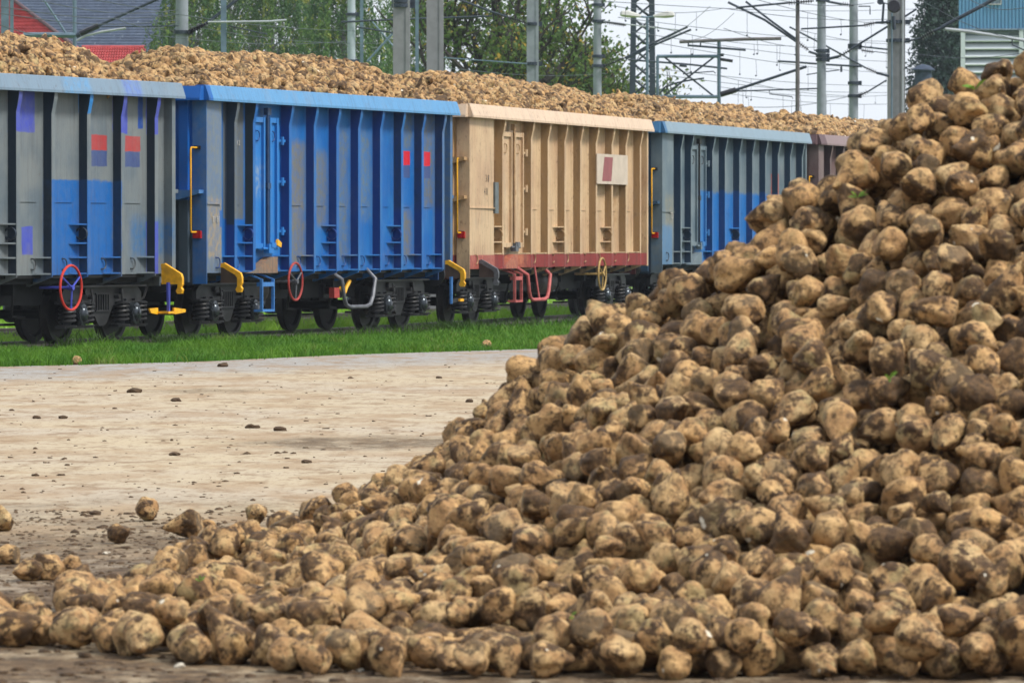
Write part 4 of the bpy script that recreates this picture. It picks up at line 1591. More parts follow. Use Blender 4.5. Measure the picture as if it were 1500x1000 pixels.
# ------------------------------------------------------------------ beet loads
def load(idx, label, h, seed, dip=()):
    x0, y0, L, th = WAG[idx]
    rs = random.Random(seed)
    c, s_ = math.cos(th), math.sin(th)

    def hh(x, y):
        e = min(x, L - x)
        k = min(1, max(0, e / 1.55))
        w = max(0, 1 - (abs(y - HALF) / 1.32) ** 1.7)
        q = 1 + .13 * noise.noise((x * .55 + seed, y * .5, 0)) + .07 * noise.noise((x * 1.5 + seed, y, 4))
        for (cx, wd, am) in dip:
            q -= am * math.exp(-((x - cx) / wd) ** 2)
        return .05 + h * k * w * q
    P, Ro, S, I = [], [], [], []
    for lay in range(2):
        step = .14 if lay == 0 else .17
        nx_, ny_ = int((L - .2) / step), int(2.55 / step)
        for i in range(nx_ + 1):
            for j in range(ny_ + 1):
                x = .10 + i * step + (j % 2) * step * .5 + rs.uniform(-.05, .05)
                y = .19 + j * step + rs.uniform(-.05, .05)
                if x > L - .05 or y > 2.78: continue
                if rs.random() < .14 + .3 * lay: continue
                z = Z_CAPT + .02 + hh(x, y) - .06 - lay * .05 + rs.uniform(-.05, .05) - (.02 if lay else 0)
                P.append((x0 + x * c - y * s_, y0 + x * s_ + y * c, z))
                Ro.append((rs.gauss(R(90), R(40)), rs.uniform(-.6, .6), rs.uniform(0, 6.28)))
                S.append(rs.uniform(1.1, 1.65)); I.append(rs.randrange(len(BEETS_LO)))
    o = scatter('beet_load', P, Ro, S, I, G_LO)
    tag(o, label, 'load of sugar beets', 'heaped loads of sugar beets on the wagons', kind='stuff')
    # soil core of the load
    nx_, ny_ = 50, 14
    vs = []
    for i in range(nx_ + 1):
        for j in range(ny_ + 1):
            x, y = .06 + (L - .12) * i / nx_, .21 + (2 * HALF - .42) * j / ny_
            vs.append((x0 + x * c - y * s_, y0 + x * s_ + y * c, Z_CAPT + hh(x, y) - .13))
    fs = [(i * (ny_ + 1) + j, i * (ny_ + 1) + j + 1, (i + 1) * (ny_ + 1) + j + 1, (i + 1) * (ny_ + 1) + j) for i in range(nx_) for j in range(ny_)]
    q = MB().add(vs, fs, True).obj('load_core', M_LOADSOIL)
    q.parent = o


load(0, 'heaped sugar beets on the grey wagon at the left', .60, 1)
load(1, 'heaped sugar beets on the bright blue wagon', .63, 2)
load(2, 'heaped sugar beets on the tan wagon', .60, 3)
load(3, 'heaped sugar beets on the slate grey wagon', .55, 4)
load(4, 'heaped sugar beets on the maroon wagon at the right', .50, 5)

exec_background = True
# ------------------------------------------------------------------ masts and overhead line
M_CONC = simple('mast_concrete', lin((150, 158, 166), .85), .85, var=.12, scale=3)
M_CONC2 = simple('mast_concrete_warm', lin((150, 152, 154), .85), .85, var=.12, scale=3)
M_GALV = simple('galvanised_steel', lin((112, 134, 150), .9), .55, .2, var=.15, scale=4)
M_STEEL = simple('dark_steel', lin((62, 72, 84), .9), .55, .3, var=.2, scale=4)
M_INS = simple('insulator_brown', lin((44, 44, 52), .9), .3, var=.2, scale=8)
M_WIRE = simple('wire_copper', lin((70, 80, 92), .9), .6, .2, var=.1)
M_WOOD = simple('brown_post', lin((112, 108, 108), .9), .8, var=.2, scale=4)
M_PALE = simple('pale_tube', lin((184, 190, 196), .9), .5, var=.1, scale=4)


def mast(px, w, D, label, mat=None, shape='round', bands=(), top=10.5, group='concrete masts of the overhead line', arms=(), lean=0):
    b = at(px, 347, D)
    r = w / 8000 * D / 2
    root = empty('overhead_line_mast', (b.x, D, -.14))
    tag(root, label, 'mast', group)
    mb = MB()
    top += .14
    if shape == 'round':
        mb.tube([(0, 0, 0), (-lean * .5, 0, top / 2), (-lean, 0, top)], r * 1.12, 16, True, r * .86)
    elif shape == 'square':
        mb.prism([(-r, -r * .8), (r, -r * .8), (r, r * .8), (-r, r * .8)], 'z', 0, top)
        mb.box(r * .55, r * 1.06, -r * .9, r * .9, 0, top - .02)
    else:
        mb.box(-r, r, -r, -r * .7, 0, top); mb.box(-r, r, r * .7, r, 0, top); mb.box(-r * .15, r * .15, -r * .7, r * .7, 0, top)
    mb.obj('post', mat or M_CONC, root)
    for py in bands:
        z = 1.75 + (347 - py) / 8000 * D + .14
        m2 = MB()
        m2.tube([(0, 0, z - .05), (0, 0, z + .05)], r * 1.22, 16)
        m2.box(r, r * 1.7, -.05, .05, z - .07, z + .07)
        m2.obj('clamp', M_STEEL, root)
    off = Vector((b.x, D, -.14))
    for a in arms:
        kind, pts = a[0], a[1]
        P = [at(p[0], p[1], D + (p[2] if len(p) > 2 else -r - .05)) - off for p in pts]
        if kind == 'ins':
            m2 = MB()
            A, B = P[0], P[-1]
            m2.tube([A, B], .022, 6)
            nn = max(4, int((B - A).length / .075))
            for k in range(nn):
                t = (k + .5) / nn
                c = A.lerp(B, .06 + .88 * t)
                d = (B - A).normalized()
                m2.tube([c - d * .016, c + d * .010], .085, 10, True, .045)
            m2.obj('insulator', M_INS, root)
        else:
            rr = (a[2] if len(a) > 2 else .028) * .78
            m = {'arm': M_STEEL, 'pale': M_PALE, 'galv': M_GALV, 'tan': M_WOOD}[kind]
            m2 = MB()
            m2.tube(P, rr, 7)
            m2.obj('arm' if kind != 'pale' else 'registration_tube', m, root)
    return root


mast(8, 11, 150, 'pale green-grey mast at the extreme left edge', M_GALV, 'H', group='steel posts of the overhead line')
mast(18, 5, 158, 'thin steel post just right of the leftmost mast', M_GALV, 'H', group='steel posts of the overhead line')
g = empty('signal_gantry', at(70, 347, 140)); tag(g, 'grey steel cross beam with slanting brace before the dark roof', 'gantry')
go = at(70, 347, 140)
for (a, b, nm, r_) in (((35, 52), (112, 52), 'beam', .07), ((52, -20), (97, 49), 'brace', .028), ((110, -30), (110, 300), 'post', .05)):
    MB().tube([at(a[0], a[1], 140) - go, at(b[0], b[1], 140) - go], r_, 8).obj(nm, M_GALV, g)
for (a, b) in (((112, 53), (118, 51)),):
    MB().tube([at(a[0], a[1], 139.8) - go, at(b[0], b[1], 139.8) - go], .06, 8).obj('clamp', M_STEEL, g)
MB().tube([at(118, 50, 139.7) - go, at(145, 38, 139.7) - go], .075, 8).obj('insulator', M_INS, g)
MB().tube([at(145, 38, 139.7) - go, at(237, -3, 139.7) - go], .035, 8).obj('arm', M_STEEL, g)
MB().tube([at(113, 60, 139.7) - go, at(125, 53, 139.7) - go, at(150, 47, 139.7) - go, at(185, 42, 139.7) - go], .03, 8).obj('arm', M_PALE, g)
MB().tube([at(145, 40, 139.5) - go, at(262, 38.5, 139.5) - go], .018, 6).obj('arm', M_STEEL, g)

mast(267, 20, 150, 'thick grey concrete mast before the dark roof, with double arm rising right', M_CONC, bands=(48,),
     arms=[('ins', [(276, 51), (306, 34)]), ('arm', [(306, 34), (352, -2)], .04), ('ins', [(276, 46), (300, 36)]), ('arm', [(300, 36), (342, 3), (346, -4)], .03)])
mast(328, 8, 140, 'slender green-grey steel post crossed by a pale tube', M_GALV, 'H', group='steel posts of the overhead line',
     arms=[('pale', [(305, 33), (352, 32.5), (396, 32), (420, 30)], .035), ('arm', [(334, 38), (392, 51)], .02)])
mast(515, 13, 190, 'pale narrow concrete mast with round clamp before the weeping trees', simple('mast_pale', lin((176, 188, 198), .9), .8, var=.12, scale=3), bands=(22, 90), arms=[('arm', [(500, 33), (585, 29), (718, 24.5)], .045), ('arm', [(522, 40), (577, 49)], .04)])
mast(530, 5, 196, 'thin grey post right behind the pale narrow mast', M_GALV, 'H', group='steel posts of the overhead line', arms=[('galv', [(538, 91), (576, 49)], .06), ('galv', [(545, 32), (582, 75)], .04)])
mast(588, 24, 140, 'broad concrete mast with dark bands at the top edge, left one of a close pair', M_CONC2, 'square', bands=(9, 2), group='concrete masts of the overhead line')
mast(611, 5, 160, 'thin post standing between the two broad concrete masts', M_GALV, 'H', group='steel posts of the overhead line')
mast(637, 24, 132, 'broad concrete mast without bands, right one of a close pair', M_CONC2, 'square')
mast(780, 17, 170, 'concrete mast in front of the autumn tree with arm from upper left', M_CONC, 'square', bands=(36, 94),
     arms=[('ins', [(772, 35), (742, 25)]), ('arm', [(742, 25), (726, 20), (664, -3)], .045), ('arm', [(722, 24), (650, 27)], .025), ('galv', [(772, 94), (650, 85)], .025)])
mast(875, 13, 190, 'narrow round concrete mast at the right edge of the autumn tree', M_CONC, bands=(8, 32, 97, 83),
     arms=[('ins', [(884, 33), (917, 38)]), ('ins', [(884, 98), (916, 85)]), ('arm', [(916, 85), (960, 62), (1007, 40)], .05), ('arm', [(916, 87), (962, 65), (1012, 44)], .05),
           ('pale', [(884, 32), (950, 40), (998, 45)], .03), ('arm', [(920, 88), (960, 91), (1010, 95), (1065, 101)], .045), ('arm', [(995, 96), (1006, 97)], .07)])
# lattice tower
def lattice():
    D = 205
    base = at(941, 347, D)
    root = empty('lattice_mast', (base.x, D, -.14))
    tag(root, 'blue-grey steel lattice mast standing behind the two street lamp heads', 'lattice mast')
    def X(px): return (px - 941) / 8000 * D
    def Z(py): return 1.89 + (347 - py) / 8000 * D
    for nm, (a, b) in (('leg', (924, 929)), ('leg', (957, 954))):
        for yy in (-.35, .35):
            MB().prism([(X(a - 4.5), Z(300)), (X(a + 4.5), Z(300)), (X(b + 3.6), Z(-60)), (X(b - 3.6), Z(-60))], 'y', yy - .04, yy + .04).obj(nm, M_STEEL, root)
    lv = [-60, -38, -16, 6, 28, 50, 72, 94, 116, 138, 160, 190, 220]
    for yy in (-.30, .30):
        mb = MB()
        for i in range(len(lv) - 1):
            l0, l1 = 926 + 0 * i, 956
            mb.tube([(X(928), yy, Z(lv[i])), (X(955), yy, Z(lv[i + 1]))], .035, 5)
            mb.tube([(X(955), yy + .03, Z(lv[i])), (X(928), yy + .03, Z(lv[i + 1]))], .035, 5)
        mb.obj('lacing', M_STEEL, root)


lattice()
def street_lamp():
    D = 172
    b = at(948, 347, D)
    root = empty('street_lamp', (b.x, D, -.14))
    tag(root, 'double street lamp with two white hood heads in front of the lattice mast', 'street lamp')
    z = 1.89 + (347 - 26) / 8000 * D
    MB().tube([(0, 0, 0), (0, 0, z)], .07, 10, True, .045).obj('pole', M_GALV, root)
    mw = simple('lamp_hood', lin((206, 206, 200), .95), .5, var=.06)
    for s in (-1, 1):
        MB().tube([(0, 0, z), (s * .25, 0, z + .02)], .03, 8).obj('arm', M_GALV, root)
        mb = MB()
        prof = [(.18, .02, .05), (.35, .09, .10), (.60, .13, .16), (.80, .12, .13), (.86, .05, .06)]
        vs, fs = [], []
        for i, (x, hy, hz) in enumerate(prof):
            for k in range(8):
                t = 2 * math.pi * k / 8
                zz = math.sin(t) * hz * (1 if math.sin(t) > 0 else .45)
                vs.append((s * x, math.cos(t) * hy, z + .02 + zz + (x - .2) * (.06 if s > 0 else .1)))
        for i in range(4):
            for k in range(8):
                fs.append((i * 8 + k, i * 8 + (k + 1) % 8, i * 8 + 8 + (k + 1) % 8, i * 8 + 8 + k))
        fs += [tuple(range(8)), tuple(range(32, 40))]
        mb.add(vs, fs, True)
        mb.obj('lamp_head', mw, root)


street_lamp()
# rectangular steel frame
D = 175
g = empty('braced_portal', at(1008, 347, D)); tag(g, 'rectangular steel frame with crossed braces above the beet load', 'portal frame')
go = at(1008, 347, D)
for nm, a, b, r_, m in (('beam', (962, 83), (1053, 83), .055, M_GALV), ('beam', (962, 142), (1053, 142), .055, M_GALV), ('post', (963, 83), (963, 240), .05, M_GALV), ('post', (1053, 62), (1053, 260), .06, M_GALV),
                        ('brace', (973, 84), (1045, 141), .03, M_STEEL), ('brace', (1046, 84), (972, 141), .03, M_STEEL), ('bracket', (1053, 87), (1073, 90), .05, M_INS), ('bracket', (1053, 81), (1060, 81), .05, M_STEEL)):
    MB().tube([at(a[0], a[1], D) - go, at(b[0], b[1], D) - go], r_, 8).obj(nm, m, g)
MB().tube([at(p[0], p[1], D - .2) - go for p in ((966, 138), (974, 128), (990, 122), (1010, 118), (1031, 115))], .03, 6).obj('cable', M_STEEL, g)
MB().tube([at(p[0], p[1], D - .3) - go for p in ((1000, 109), (1018, 107), (1045, 105), (1048, 108))], .02, 6).obj('steady_arm', M_STEEL, g)
MB().tube([at(1055, 139, D - .2) - go, at(1078, 132, D - .2) - go], .09, 8).obj('insulator', M_INS, g)
MB().tube([at(1078, 132, D - .2) - go, at(1181, 98, D - .2) - go], .045, 8).obj('arm', M_STEEL, g)

mast(1168, 6.5, 160, 'thin brown-grey pole, leftmost of the three poles in the open sky', M_WOOD, group='steel posts of the overhead line',
     arms=[('arm', [(1078, 12), (1110, 9), (1154, 5)], .04), ('ins', [(1152, 5.5), (1192, 2)])])
mast(1203, 14, 175, 'grey round mast in the open sky left of the banded one', M_CONC, bands=(75, 82, 88, 1),
     arms=[('ins', [(1184, 74), (1168, 62)]), ('arm', [(1196, 80), (1184, 76)], .05), ('arm', [(1168, 63), (1120, 30), (1066, 4)], .05), ('arm', [(1166, 58), (1130, 32), (1092, 3)], .045),
           ('arm', [(1212, 87), (1229, 83)], .06), ('ins', [(1228, 84), (1248, 72)]), ('arm', [(1247, 72), (1302, 38)], .045),
           ('arm', [(1212, 3), (1233, 7)], .05), ('ins', [(1232, 6.5), (1250, 9)]),
           ('tan', [(995, 62), (1040, 60), (1090, 58), (1144, 57)], .07), ('arm', [(1008, 67), (1045, 70), (1092, 74)], .045), ('arm', [(1008, 62), (1008, 69)], .03), ('arm', [(1026, 62), (1026, 69)], .03),
           ('arm', [(1078, 134), (1120, 132.5), (1197, 130)], .03), ('arm', [(1127, 133), (1127, 138), (1160, 142), (1161, 145)], .022)])
mast(1250, 14, 185, 'grey round mast with two heavy clamps, right one of the sky masts', M_CONC, bands=(67, 70, 122, 141),
     arms=[('arm', [(1257, 10), (1274, 10), (1274, 22)], .03), ('arm', [(1139, 90), (1170, 92), (1210, 95), (1262, 98)], .045), ('arm', [(1156, 40), (1210, 68), (1268, 100)], .04), ('ins', [(1268, 100), (1284, 107)]),
           ('ins', [(1258, 141), (1272, 134)]), ('arm', [(1272, 134), (1298, 118)], .035), ('arm', [(1181, 110), (1205, 106), (1229, 103)], .025), ('arm', [(1232, 98), (1232, 106)], .05),
           ('arm', [(1262, 69), (1300, 73)], .04), ('ins', [(1261, 74), (1280, 77)]), ('arm', [(1280, 76), (1302, 79)], .02)])
mast(1312, 24, 165, 'thickest concrete mast at right with cables clamped to its side', M_CONC2, 'square', bands=(33, 60),
     arms=[('galv', [(1306, -40), (1306, 250)], .035), ('pale', [(1322, -40), (1322, 250)], .03), ('ins', [(1264, 38), (1282, 34)]), ('arm', [(1282, 34), (1302, 33)], .05), ('arm', [(1173, 43), (1220, 40.5), (1265, 38)], .035),
           ('arm', [(1302, 112), (1283, 107)], .05), ('arm', [(1324, 62), (1350, 56)], .04), ('ins', [(1348, 57), (1369, 45)]), ('arm', [(1368, 46), (1382, 40)], .06), ('arm', [(1380, 40), (1457, -1)], .075),
           ('pale', [(1384, 43), (1420, 47), (1503, 60)], .065), ('arm', [(1325, 25), (1342, 14)], .04), ('arm', [(1322, 103), (1345, 88)], .02), ('arm', [(1482, 57), (1482, 66), (1500, 74)], .03)])
# tension wheel set on the thick mast
g = empty('tension_wheel', at(1309, 10, 163.9)); tag(g, 'dark tensioning wheel with chain hung on the thickest mast', 'pulley')
go = at(1309, 10, 163.9)
MB().lathe([(0, -.05), (.17, -.05), (.20, 0), (.17, .05), (0, .05)], 'y', (0, 0, 0), 20).obj('disc', M_INS, g)
MB().tube([(-.02, 0, -.3), (0, 0, -.6), (.02, 0, -.7)], .06, 8).obj('hanger', M_STEEL, g)
MB().lathe([(0, -.02), (.09, -.02), (.10, 0), (.09, .02), (0, .02)], 'y', tuple(at(1289, 3, 163.9) - go), 14).tube([at(1289, 3, 163.9) - go, at(1309, 10, 163.9) - go], .02, 6).obj('counter_pulley', M_STEEL, g)
MB().tube([at(1294, 5, 163.9) - go, at(1292, 34, 163.9) - go], .04, 6).obj('chain', M_STEEL, g)

WIRES = [((860, 1, 150), (1340, 14, 240)), ((895, 9, 150), (1060, 13, 200)), ((905, 26, 160), (1335, 62, 230)), ((925, 47, 160), (1330, 92, 240)), ((930, 32, 150), (1160, 68, 200)),
         ((955, 62, 150), (1320, 108, 250)), ((955, 100, 170), (1330, 126, 250)), ((955, 108, 160), (1300, 136, 250)), ((1055, 112, 180), (1260, 141, 240)), ((1060, 13, 150), (1335, 27, 190)),
         ((1100, -2, 150), (1335, 38, 190)), ((1060, 42, 160), (1200, 70, 200)), ((1172, 45, 176), (1340, 64, 230)), ((1085, 157, 190), (1262, 137, 186)), ((1060, 137, 190), (1330, 152, 260)),
         ((1055, 128, 180), (1300, 140, 250)), ((1040, 10, 160), (960, 62, 220)), ((1075, 20, 160), (1010, 60, 220)), ((0, 10, 120), (262, 22, 150)), ((60, 2, 120), (262, 15, 150)), ((0, 37, 122), (110, 44, 150)),
         ((170, 28, 125), (262, 34, 150)), ((0, 20, 122), (262, 30, 148)), ((110, -5, 120), (520, 46, 190)), ((220, 52, 140), (520, 60, 200)), ((260, 36, 150), (560, 64, 200)), ((640, 98, 170), (890, 108, 230)),
         ((1320, 76, 168), (1500, 78, 170)), ((1340, -5, 166), (1500, 62, 150)), ((1320, 128, 168), (1375, 128, 170)), ((1410, -5, 150), (1500, 12, 140)), ((1280, 5, 165), (1100, -8, 140))]
for i, (a, b) in enumerate(WIRES):
    A, B = at(*a), at(*b)
    root = empty('overhead_wire', A)
    tag(root, 'thin overhead wire crossing in front of ' + ('the dark slate roof and birches' if a[0] < 500 else 'the pale open sky' if a[0] > 850 and a[0] < 1270 else 'the right conifer and blue building' if a[0] > 1270 else 'the autumn trees'), 'wire', 'wires of the overhead line')
    mb = MB()
    nn = 10
    pts = []
    for k in range(nn + 1):
        p = A.lerp(B, k / nn)
        p.z -= .18 * math.sin(math.pi * k / nn)
        pts.append(p - A)
    mb.tube(pts, .0095, 4, False)
    mb.obj('cable', M_WIRE, root)
    if 0 < i < 16:
        for k in range(1, nn, 2):
            q = pts[k]
            if rng.random() < .35: continue
            d = MB()
            ln = rng.uniform(.25, .95)
            d.tube([q, q + Vector((rng.uniform(-.04, .04), 0, -ln))], .006, 4, False)
            d.lathe([(0, -.03), (.028, -.02), (.028, .02), (0, .03)], 'z', tuple(q + Vector((0, 0, -ln))), 6)
            d.obj('dropper', M_WIRE, root)

# ------------------------------------------------------------------ houses
def tile_roof(root, name, A, B, C, Dd, rows, cols, mat):
    """tiled roof face: A-B eave (left,right), Dd-C ridge (left,right); rows of overlapping wavy tiles as real relief"""
    A, B, C, Dd = map(Vector, (A, B, C, Dd))
    nrm = (B - A).cross(Dd - A).normalized()
    if nrm.y > 0: nrm = -nrm
    vs, fs = [], []
    sub = 4
    nc = cols * sub
    for r in range(rows):
        for (t, lift) in ((r / rows, .05), ((r + 1) / rows, .0)):
            L0, R0 = A.lerp(Dd, t), B.lerp(C, t)
            for c in range(nc + 1):
                w = .035 * math.cos(2 * math.pi * c / sub)
                vs.append(L0.lerp(R0, c / nc) + nrm * (lift + w))
    w = nc + 1
    for r in range(rows):
        for c in range(nc):
            a = (2 * r) * w + c
            fs.append((a, a + 1, a + w + 1, a + w))
            if r < rows - 1:
                fs.append((a + w, a + w + 1, a + 2 * w + 1, a + 2 * w))
    o = MB().add(vs, fs).obj(name, mat, root)
    o['kind'] = 'stuff'
    return o


M_SLATE = NT('slate_roof')
tcx = M_SLATE.n('ShaderNodeTexCoord').outputs['Object']
nn1 = M_SLATE.noise(tcx, .8, 6, .75)
cc = M_SLATE.mix(M_SLATE.ss(M_SLATE.noise(tcx, 3, 5, .7), .3, .7), lin((54, 68, 92), .62), lin((76, 92, 118), .62))
cc = M_SLATE.mix(M_SLATE.math('MULTIPLY', M_SLATE.ss(M_SLATE.noise(tcx, 5, 6, .85), .60, .68), .8), cc, lin((190, 200, 210), .9))
M_SLATE.l(cc, M_SLATE.b.inputs['Base Color']); M_SLATE.b.inputs['Roughness'].default_value = .6
M_SLATE = M_SLATE.m
M_RTILE = simple('red_roof_tiles', lin((200, 84, 84), .85), .7, var=.2, scale=3)
M_WALLP = simple('plaster_wall', lin((190, 186, 178), .9), .9, var=.1, scale=2)
M_GLASS = simple('window_glass', (.03, .04, .05, 1), .1, var=.2)
M_FRAME = simple('window_frame', lin((200, 200, 200), .9), .6)


def windows(root, xs, z, y, w=1.0, h=1.3, nx=0):
    for x in xs:
        f = MB()
        f.box(x - w / 2, x + w / 2, y - .06, y, z, z + .08); f.box(x - w / 2, x + w / 2, y - .06, y, z + h - .08, z + h)
        f.box(x - w / 2, x - w / 2 + .08, y - .06, y, z + .08, z + h - .08); f.box(x + w / 2 - .08, x + w / 2, y - .06, y, z + .08, z + h - .08); f.box(x - .03, x + .03, y - .05, y, z + .08, z + h - .08)
        fo = f.obj('window', M_FRAME, root)
        MB().box(x - w / 2 + .08, x + w / 2 - .08, y - .025, y - .012, z + .08, z + h - .08).obj('pane', M_GLASS, fo)


# big slate-roofed house, D 300
def slate_house():
    D = 300
    k = D / 8000
    X = lambda px: (px - 750) * k
    Z = lambda py: 1.75 + (347 - py) * k + .14
    root = empty('slate_roofed_house', (0, D, -.14))
    tag(root, 'large house with a dark speckled slate roof behind the left wagons', 'house')
    xl, xr = X(-60), X(262)
    ze, zr = Z(78), Z(-70)
    MB().box(xl + .4, xr - .4, .6, 11, 0, ze + .2).obj('wall', M_WALLP, root)
    m = MB()
    rows = 34
    for r in range(rows):
        t0, t1 = r / rows, (r + 1) / rows
        y0_, y1_ = 6 * t0, 6 * t1
        z0_, z1_ = ze + (zr - ze) * t0, ze + (zr - ze) * t1
        m.add([(xl, y0_, z0_ + .05), (xr, y0_, z0_ + .05), (xr, y1_, z1_), (xl, y1_, z1_)], [(0, 1, 2, 3)])
        m.add([(xl, y0_, z0_), (xr, y0_, z0_), (xr, y0_, z0_ + .05), (xl, y0_, z0_ + .05)], [(0, 1, 2, 3)])
    m.add([(xl, 12, ze), (xr, 12, ze), (xr, 6, zr), (xl, 6, zr)], [(0, 1, 2, 3)])
    m.add([(xl, 0, ze), (xl, 12, ze), (xl, 6, zr)], [(0, 1, 2)])
    m.add([(xr, 0, ze), (xr, 12, ze), (xr, 6, zr)], [(0, 1, 2)])
    m.obj('roof', M_SLATE, root)
    windows(root, [X(p) for p in (40, 90, 140, 190, 230)], 2.0, .6)
    windows(root, [X(p) for p in (40, 90, 140, 190, 230)], 5.4, .6)


slate_house()


def red_house(D, xe0, xe1, ye, xr0, xr1, yr, label, rows, cols, front=True):
    k = D / 8000
    X = lambda px: (px - 750) * k
    Z = lambda py: 1.75 + (347 - py) * k + .14
    root = empty('red_roofed_house', (0, D, -.14))
    tag(root, label, 'house', None)
    A, B = (X(xe0), 0, Z(ye)), (X(xe1), 0, Z(ye))
    C_, D_ = (X(xr1), 3.5, Z(yr)), (X(xr0), 3.5, Z(yr))
    tile_roof(root, 'roof', A, B, C_, D_, rows, cols, M_RTILE)
    m = MB()
    m.add([(X(xr1), 3.52, Z(yr)), (X(xr0), 3.52, Z(yr)), (X(xe0), 7.2, Z(ye)), (X(xe1), 7.2, Z(ye))], [(0, 1, 2, 3)])
    m.add([(X(xe0), 0, Z(ye) - .03), (X(xe0), 7.2, Z(ye)), (X(xr0), 3.5, Z(yr))], [(0, 1, 2)])
    m.add([(X(xe1), 0, Z(ye) - .03), (X(xe1), 7.2, Z(ye)), (X(xr1), 3.5, Z(yr))], [(0, 1, 2)])
    m.obj('rear_roof', M_RTILE, root)
    MB().box(X(xe0) + .3, X(xe1) - .3, .5, 6.7, 0, Z(ye) + .02).obj('wall', M_WALLP, root)
    MB().tube([D_, C_], .09, 8).obj('ridge', M_RTILE, root)
    windows(root, [X(xe0 + (xe1 - xe0) * f) for f in (.25, .5, .75)], Z(ye) - 2.4, .5)
    return root


red_house(262, 104, 214, 116, 112, 206, 66, 'lower red tiled roof seen in the gap between the first two beet loads', 12, 26)
# the steep red gable roof at far left: sloping right edge
def red_gable():
    D = 255
    k = D / 8000
    X = lambda px: (px - 750) * k
    Z = lambda py: 1.75 + (347 - py) * k + .14
    root = empty('red_gabled_house', (0, D, -.14))
    tag(root, 'steep red tiled roof slanting down to the right at the far left', 'house')
    tile_roof(root, 'roof', (X(-120), 0, Z(70)), (X(110), 0, Z(70)), (X(-40), 3.5, Z(-41)), (X(-122), 3.5, Z(-40)), 20, 40, M_RTILE)
    m = MB()
    m.tube([(X(110), -.1, Z(68)), (X(-40), 3.4, Z(-43))], .09, 8)
    m.obj('verge_board', simple('verge_board', lin((110, 90, 96), .9), .7), root)
    MB().add([(X(110), 0, Z(70)), (X(-40), 3.5, Z(-41)), (X(-122), 3.5, Z(-40)), (X(-120), 7, Z(70)), (X(110), 7, Z(70))], [(0, 1, 4), (1, 2, 3, 4)]).obj('rear_roof', M_RTILE, root)
    MB().box(X(-118), X(98), .5, 6.5, 0, Z(71)).obj('wall', M_WALLP, root)
    windows(root, [X(p) for p in (-60, 0, 60)], Z(70) - 2.6, .5)


red_gable()

# right: blue corrugated building with white louvred storey
def blue_building():
    D = 260
    k = D / 8000
    X = lambda px: (px - 750) * k
    Z = lambda py: 1.75 + (347 - py) * k + .14
    root = empty('industrial_building', (0, D, -.14))
    tag(root, 'works building with blue corrugated upper wall above white louvres', 'building')
    xl, xr = X(1404), X(1640)
    root.rotation_euler = (0, 0, -R(6))
    cr = Matrix.Rotation(-R(6), 3, 'Z') @ Vector((xl, 0, 0))
    root.location = (xl - cr.x, D - cr.y, -.14)
    mb = MB()
    prof = []
    x = xl
    st = .17
    while x < xr:
        prof += [(x, 0), (x + st * .5, 0), (x + st * .62, .06), (x + st * .88, .06)]
        x += st
    vs = [(a, b, z) for z in (Z(43), Z(-90)) for a, b in prof]
    n = len(prof)
    mb.add(vs, [(i, i + 1, n + i + 1, n + i) for i in range(n - 1)])
    mb.obj('corrugated_wall', simple('blue_cladding', lin((104, 158, 200), .95), .5, var=.06, scale=1), root)
    MB().box(xl, xr, .10, 12, Z(42), Z(-90)).obj('upper_wall', simple('blue_cladding', lin((104, 158, 200), .95)), root)
    MB().box(xl - .05, xr, -.05, .10, Z(45), Z(42.5)).obj('flashing', simple('blue_grey_trim', lin((130, 150, 170), .9)), root)
    mw = simple('white_cladding', lin((214, 222, 226), .95), .6, var=.04, scale=2)
    MB().box(xl + .2, xr, .45, 12, 0, Z(45) - .01).obj('lower_wall', simple('grey_wall', lin((140, 152, 164), .9)), root)
    for px in (1410, 1495, 1580):
        MB().box(X(px - 3.2), X(px + 3.2), -.02, .45, 0, Z(45) - .01).obj('column', mw, root)
    for a, b in ((1413.3, 1491.7), (1498.3, 1576.7)):
        py = 53
        while py < 210:
            MB().prism([(.05, Z(py + 7.5)), (.10, Z(py + 9)), (.38, Z(py)), (.34, Z(py) + .02)], 'x', X(a), X(b)).obj('louvre', mw, root)
            py += 11.5
    f = MB().box(X(1447), X(1466), -.08, -.01, Z(8), Z(6.5)).box(X(1447), X(1448), -.08, -.01, Z(6.4), Z(-12)).box(X(1465), X(1466), -.08, -.01, Z(6.4), Z(-12)).obj('window', M_FRAME, root)
    MB().box(X(1448.1), X(1464.9), -.05, -.02, Z(6.4), Z(-12)).obj('pane', simple('grey_glass', lin((120, 140, 156), .8), .2), f)


blue_building()
# small boxy hut and the low dark sheds
def hut(px0, px1, py, D, mat, label, name='utility_hut'):
    k = D / 8000
    X = lambda px: (px - 750) * k
    z = 1.75 + (347 - py) * k + .14
    root = empty(name, (0, D, -.14)); tag(root, label, 'building')
    MB().box(X(px0), X(px1), 0, 5, 0, z - .12).obj('wall', mat, root)
    MB().box(X(px0) - .15, X(px1) + .15, -.15, 5.15, z - .12, z).obj('roof', simple('grey_roof_sheet', lin((124, 134, 146), .8), .7), root)
    return root


